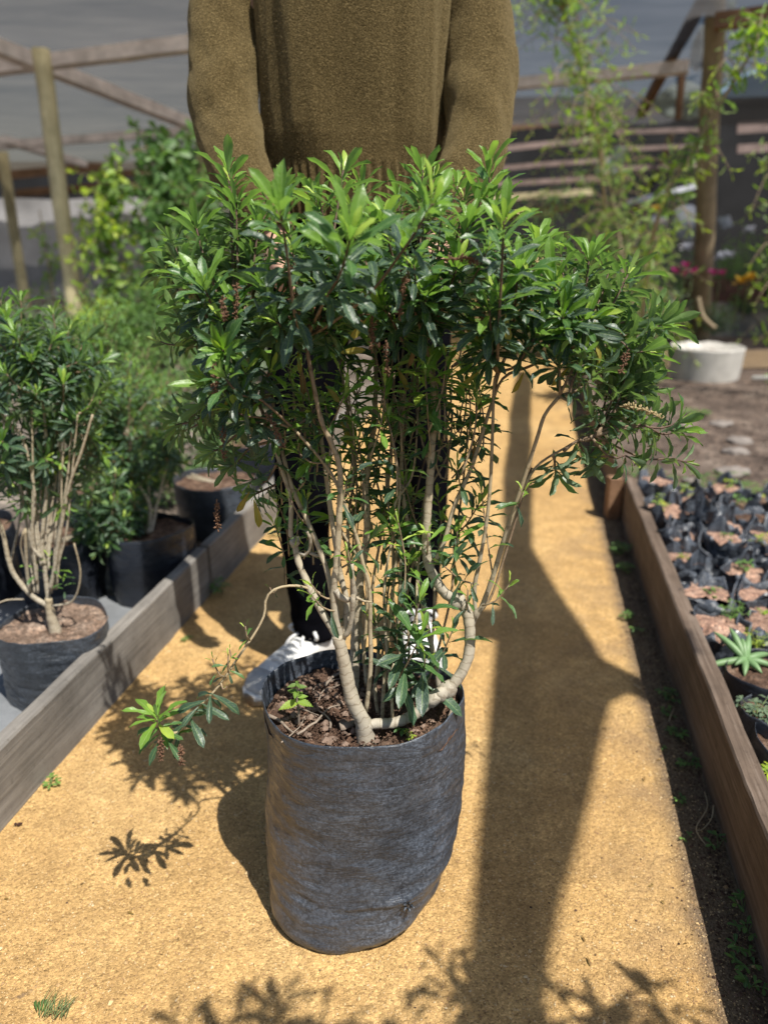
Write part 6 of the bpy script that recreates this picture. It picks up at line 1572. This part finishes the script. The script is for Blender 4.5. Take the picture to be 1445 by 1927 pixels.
b = MB(); P = smooth_path([at(1313, 560, 6.25), at(1322, 595, 6.2), at(1345, 618, 6.15)], 6); b.tube(P, .018, 8); P = smooth_path([at(1325, 600, 6.2), at(1330, 640, 6.2)], 4)
tag(b.build('bent_branch', POST_B), 'bent pale stick leaning against the thick post', 'stick')
near_pot(1175, 690, .2, .16, .24, 'dark round pot beyond the right board, behind the crown', 41)
# second bed board across and tan strip of ground at the back
o = raw_mesh('cross_path', [(.8, 5.6, .032), (8, 5.3, .032), (8, 6.3, .032), (1.2, 7.0, .032)], [(0, 1, 2, 3)], [PATH]); 
def strip(name, pts, z, m):
    V = []; nx = 40; ny = 10; a, b_, c_, d_ = [Vector((p[0], p[1], 0)) for p in pts]
    for j in range(ny + 1):
        for i in range(nx + 1):
            p = a.lerp(b_, i / nx).lerp(d_.lerp(c_, i / nx), j / ny); V.append((p.x, p.y, z + right_h(p.x, p.y)))
    F = np.array([(j * (nx + 1) + i, j * (nx + 1) + i + 1, (j + 1) * (nx + 1) + i + 1, (j + 1) * (nx + 1) + i) for j in range(ny) for i in range(nx)])
    return tag(link(name, raw_mesh(name, V, F, [m])), kind='structure')
strip('cross_path', [(1.25, 6.0), (8, 5.7), (8, 6.9), (1.5, 7.0)], .012, PATH)
bpy.data.meshes.remove(o)

# ================================================================ OVERHEAD, OUT OF FRAME: what throws the long shadows on the path
def lift(px, py, z):
    g = on(px, py, 0); k = z / SUN.z; return Vector((g.x + SUN.x * k, g.y + SUN.y * k, z))
ZO = 2.5
poly = [(968, 715), (1002, 715), (990, 900), (994, 1010), (1051, 1113), (1092, 1174), (1133, 1239), (1215, 1280), (1232, 1330), (1187, 1308), (1155, 1325), (1139, 1375), (1109, 1486), (1079, 1593), (1054, 1679), (1034, 1780), (1022, 1927), (1010, 2150),
        (830, 2150), (868, 1927), (900, 1780), (922, 1600), (942, 1400), (962, 1284), (969, 1202), (900, 1205), (868, 1195), (900, 1150), (972, 1147), (950, 1017), (945, 900)]
P = [lift(x, y, ZO) for x, y in poly]  # unseen net added overhead, outlined by the shadow it has to throw
bm = bmesh.new(); vs = [bm.verts.new(p) for p in P]; f = bm.faces.new(vs); bmesh.ops.triangulate(bm, faces=[f])
bmesh.ops.subdivide_edges(bm, edges=bm.edges[:], cuts=3, use_grid_fill=True)
for v in bm.verts: v.co.z += .03 * noise.noise(v.co * 2)
me = bpy.data.meshes.new('shadow_net'); bm.to_mesh(me); bm.free(); me.materials.append(NET_DENSE)
o = link('shadow_net', me); s_ = o.modifiers.new('t', 'SOLIDIFY'); s_.thickness = .003
tag(o, 'unseen dark netting cut to the shape of the shadow on the path, above the frame', 'shade cloth')
a = lift(984, 700, ZO + .04); c = lift(930, 2300, ZO + .04); beam('roof_beam', a, c, .07, .07, BEAM_B, 'unseen beam over the path that carries the added netting, above the frame')
# a shrub behind the camera whose twigs reach over the bottom of the frame
rootp = Vector((1.0, -.55, 0)); tree = empty('tall_shrub', rootp); tag(tree, 'tall leafy shrub behind the camera on the right', 'shrub')
specs = [([Vector((0, 0, 0)), Vector((.02, .05, .8)), Vector((-.12, .2, 1.25))], .018, .01, .1, .4)]; lv = []
hub = Vector((-.12, .2, 1.25)); 
rt = random.Random(3)
for (x, y, n, s) in [(525, 1905, 9, .07), (340, 1930, 8, .06), (460, 1900, 6, .06), (420, 1960, 12, .07), (600, 1960, 12, .06), (860, 1885, 9, .07), (905, 1880, 10, .06), (830, 1820, 7, .055), (1060, 1890, 6, .06), (1130, 1905, 8, .07), (1230, 1880, 8, .07), (1270, 1940, 8, .06), (960, 1940, 14, .06), (760, 1960, 10, .06), (1130, 1960, 14, .06), (880, 1830, 6, .06)]:
    tip = lift(x, y, 1.18 + rt.uniform(-.04, .04)) - rootp
    Pq = smooth_path([hub, hub.lerp(tip, .5) + Vector((0, 0, .05)), tip.lerp(hub, .12), tip], 5)
    specs.append((Pq, .004, .0015, .4, .8)); leaves_on(Pq, lv, int(n * 1.3), s * 1.6, .80, young=.5, r=rt, width=1.0, spread=1.2)
stems_joined('stems', specs, tree); leaf_stuff('foliage', lv, LEAF, tree)
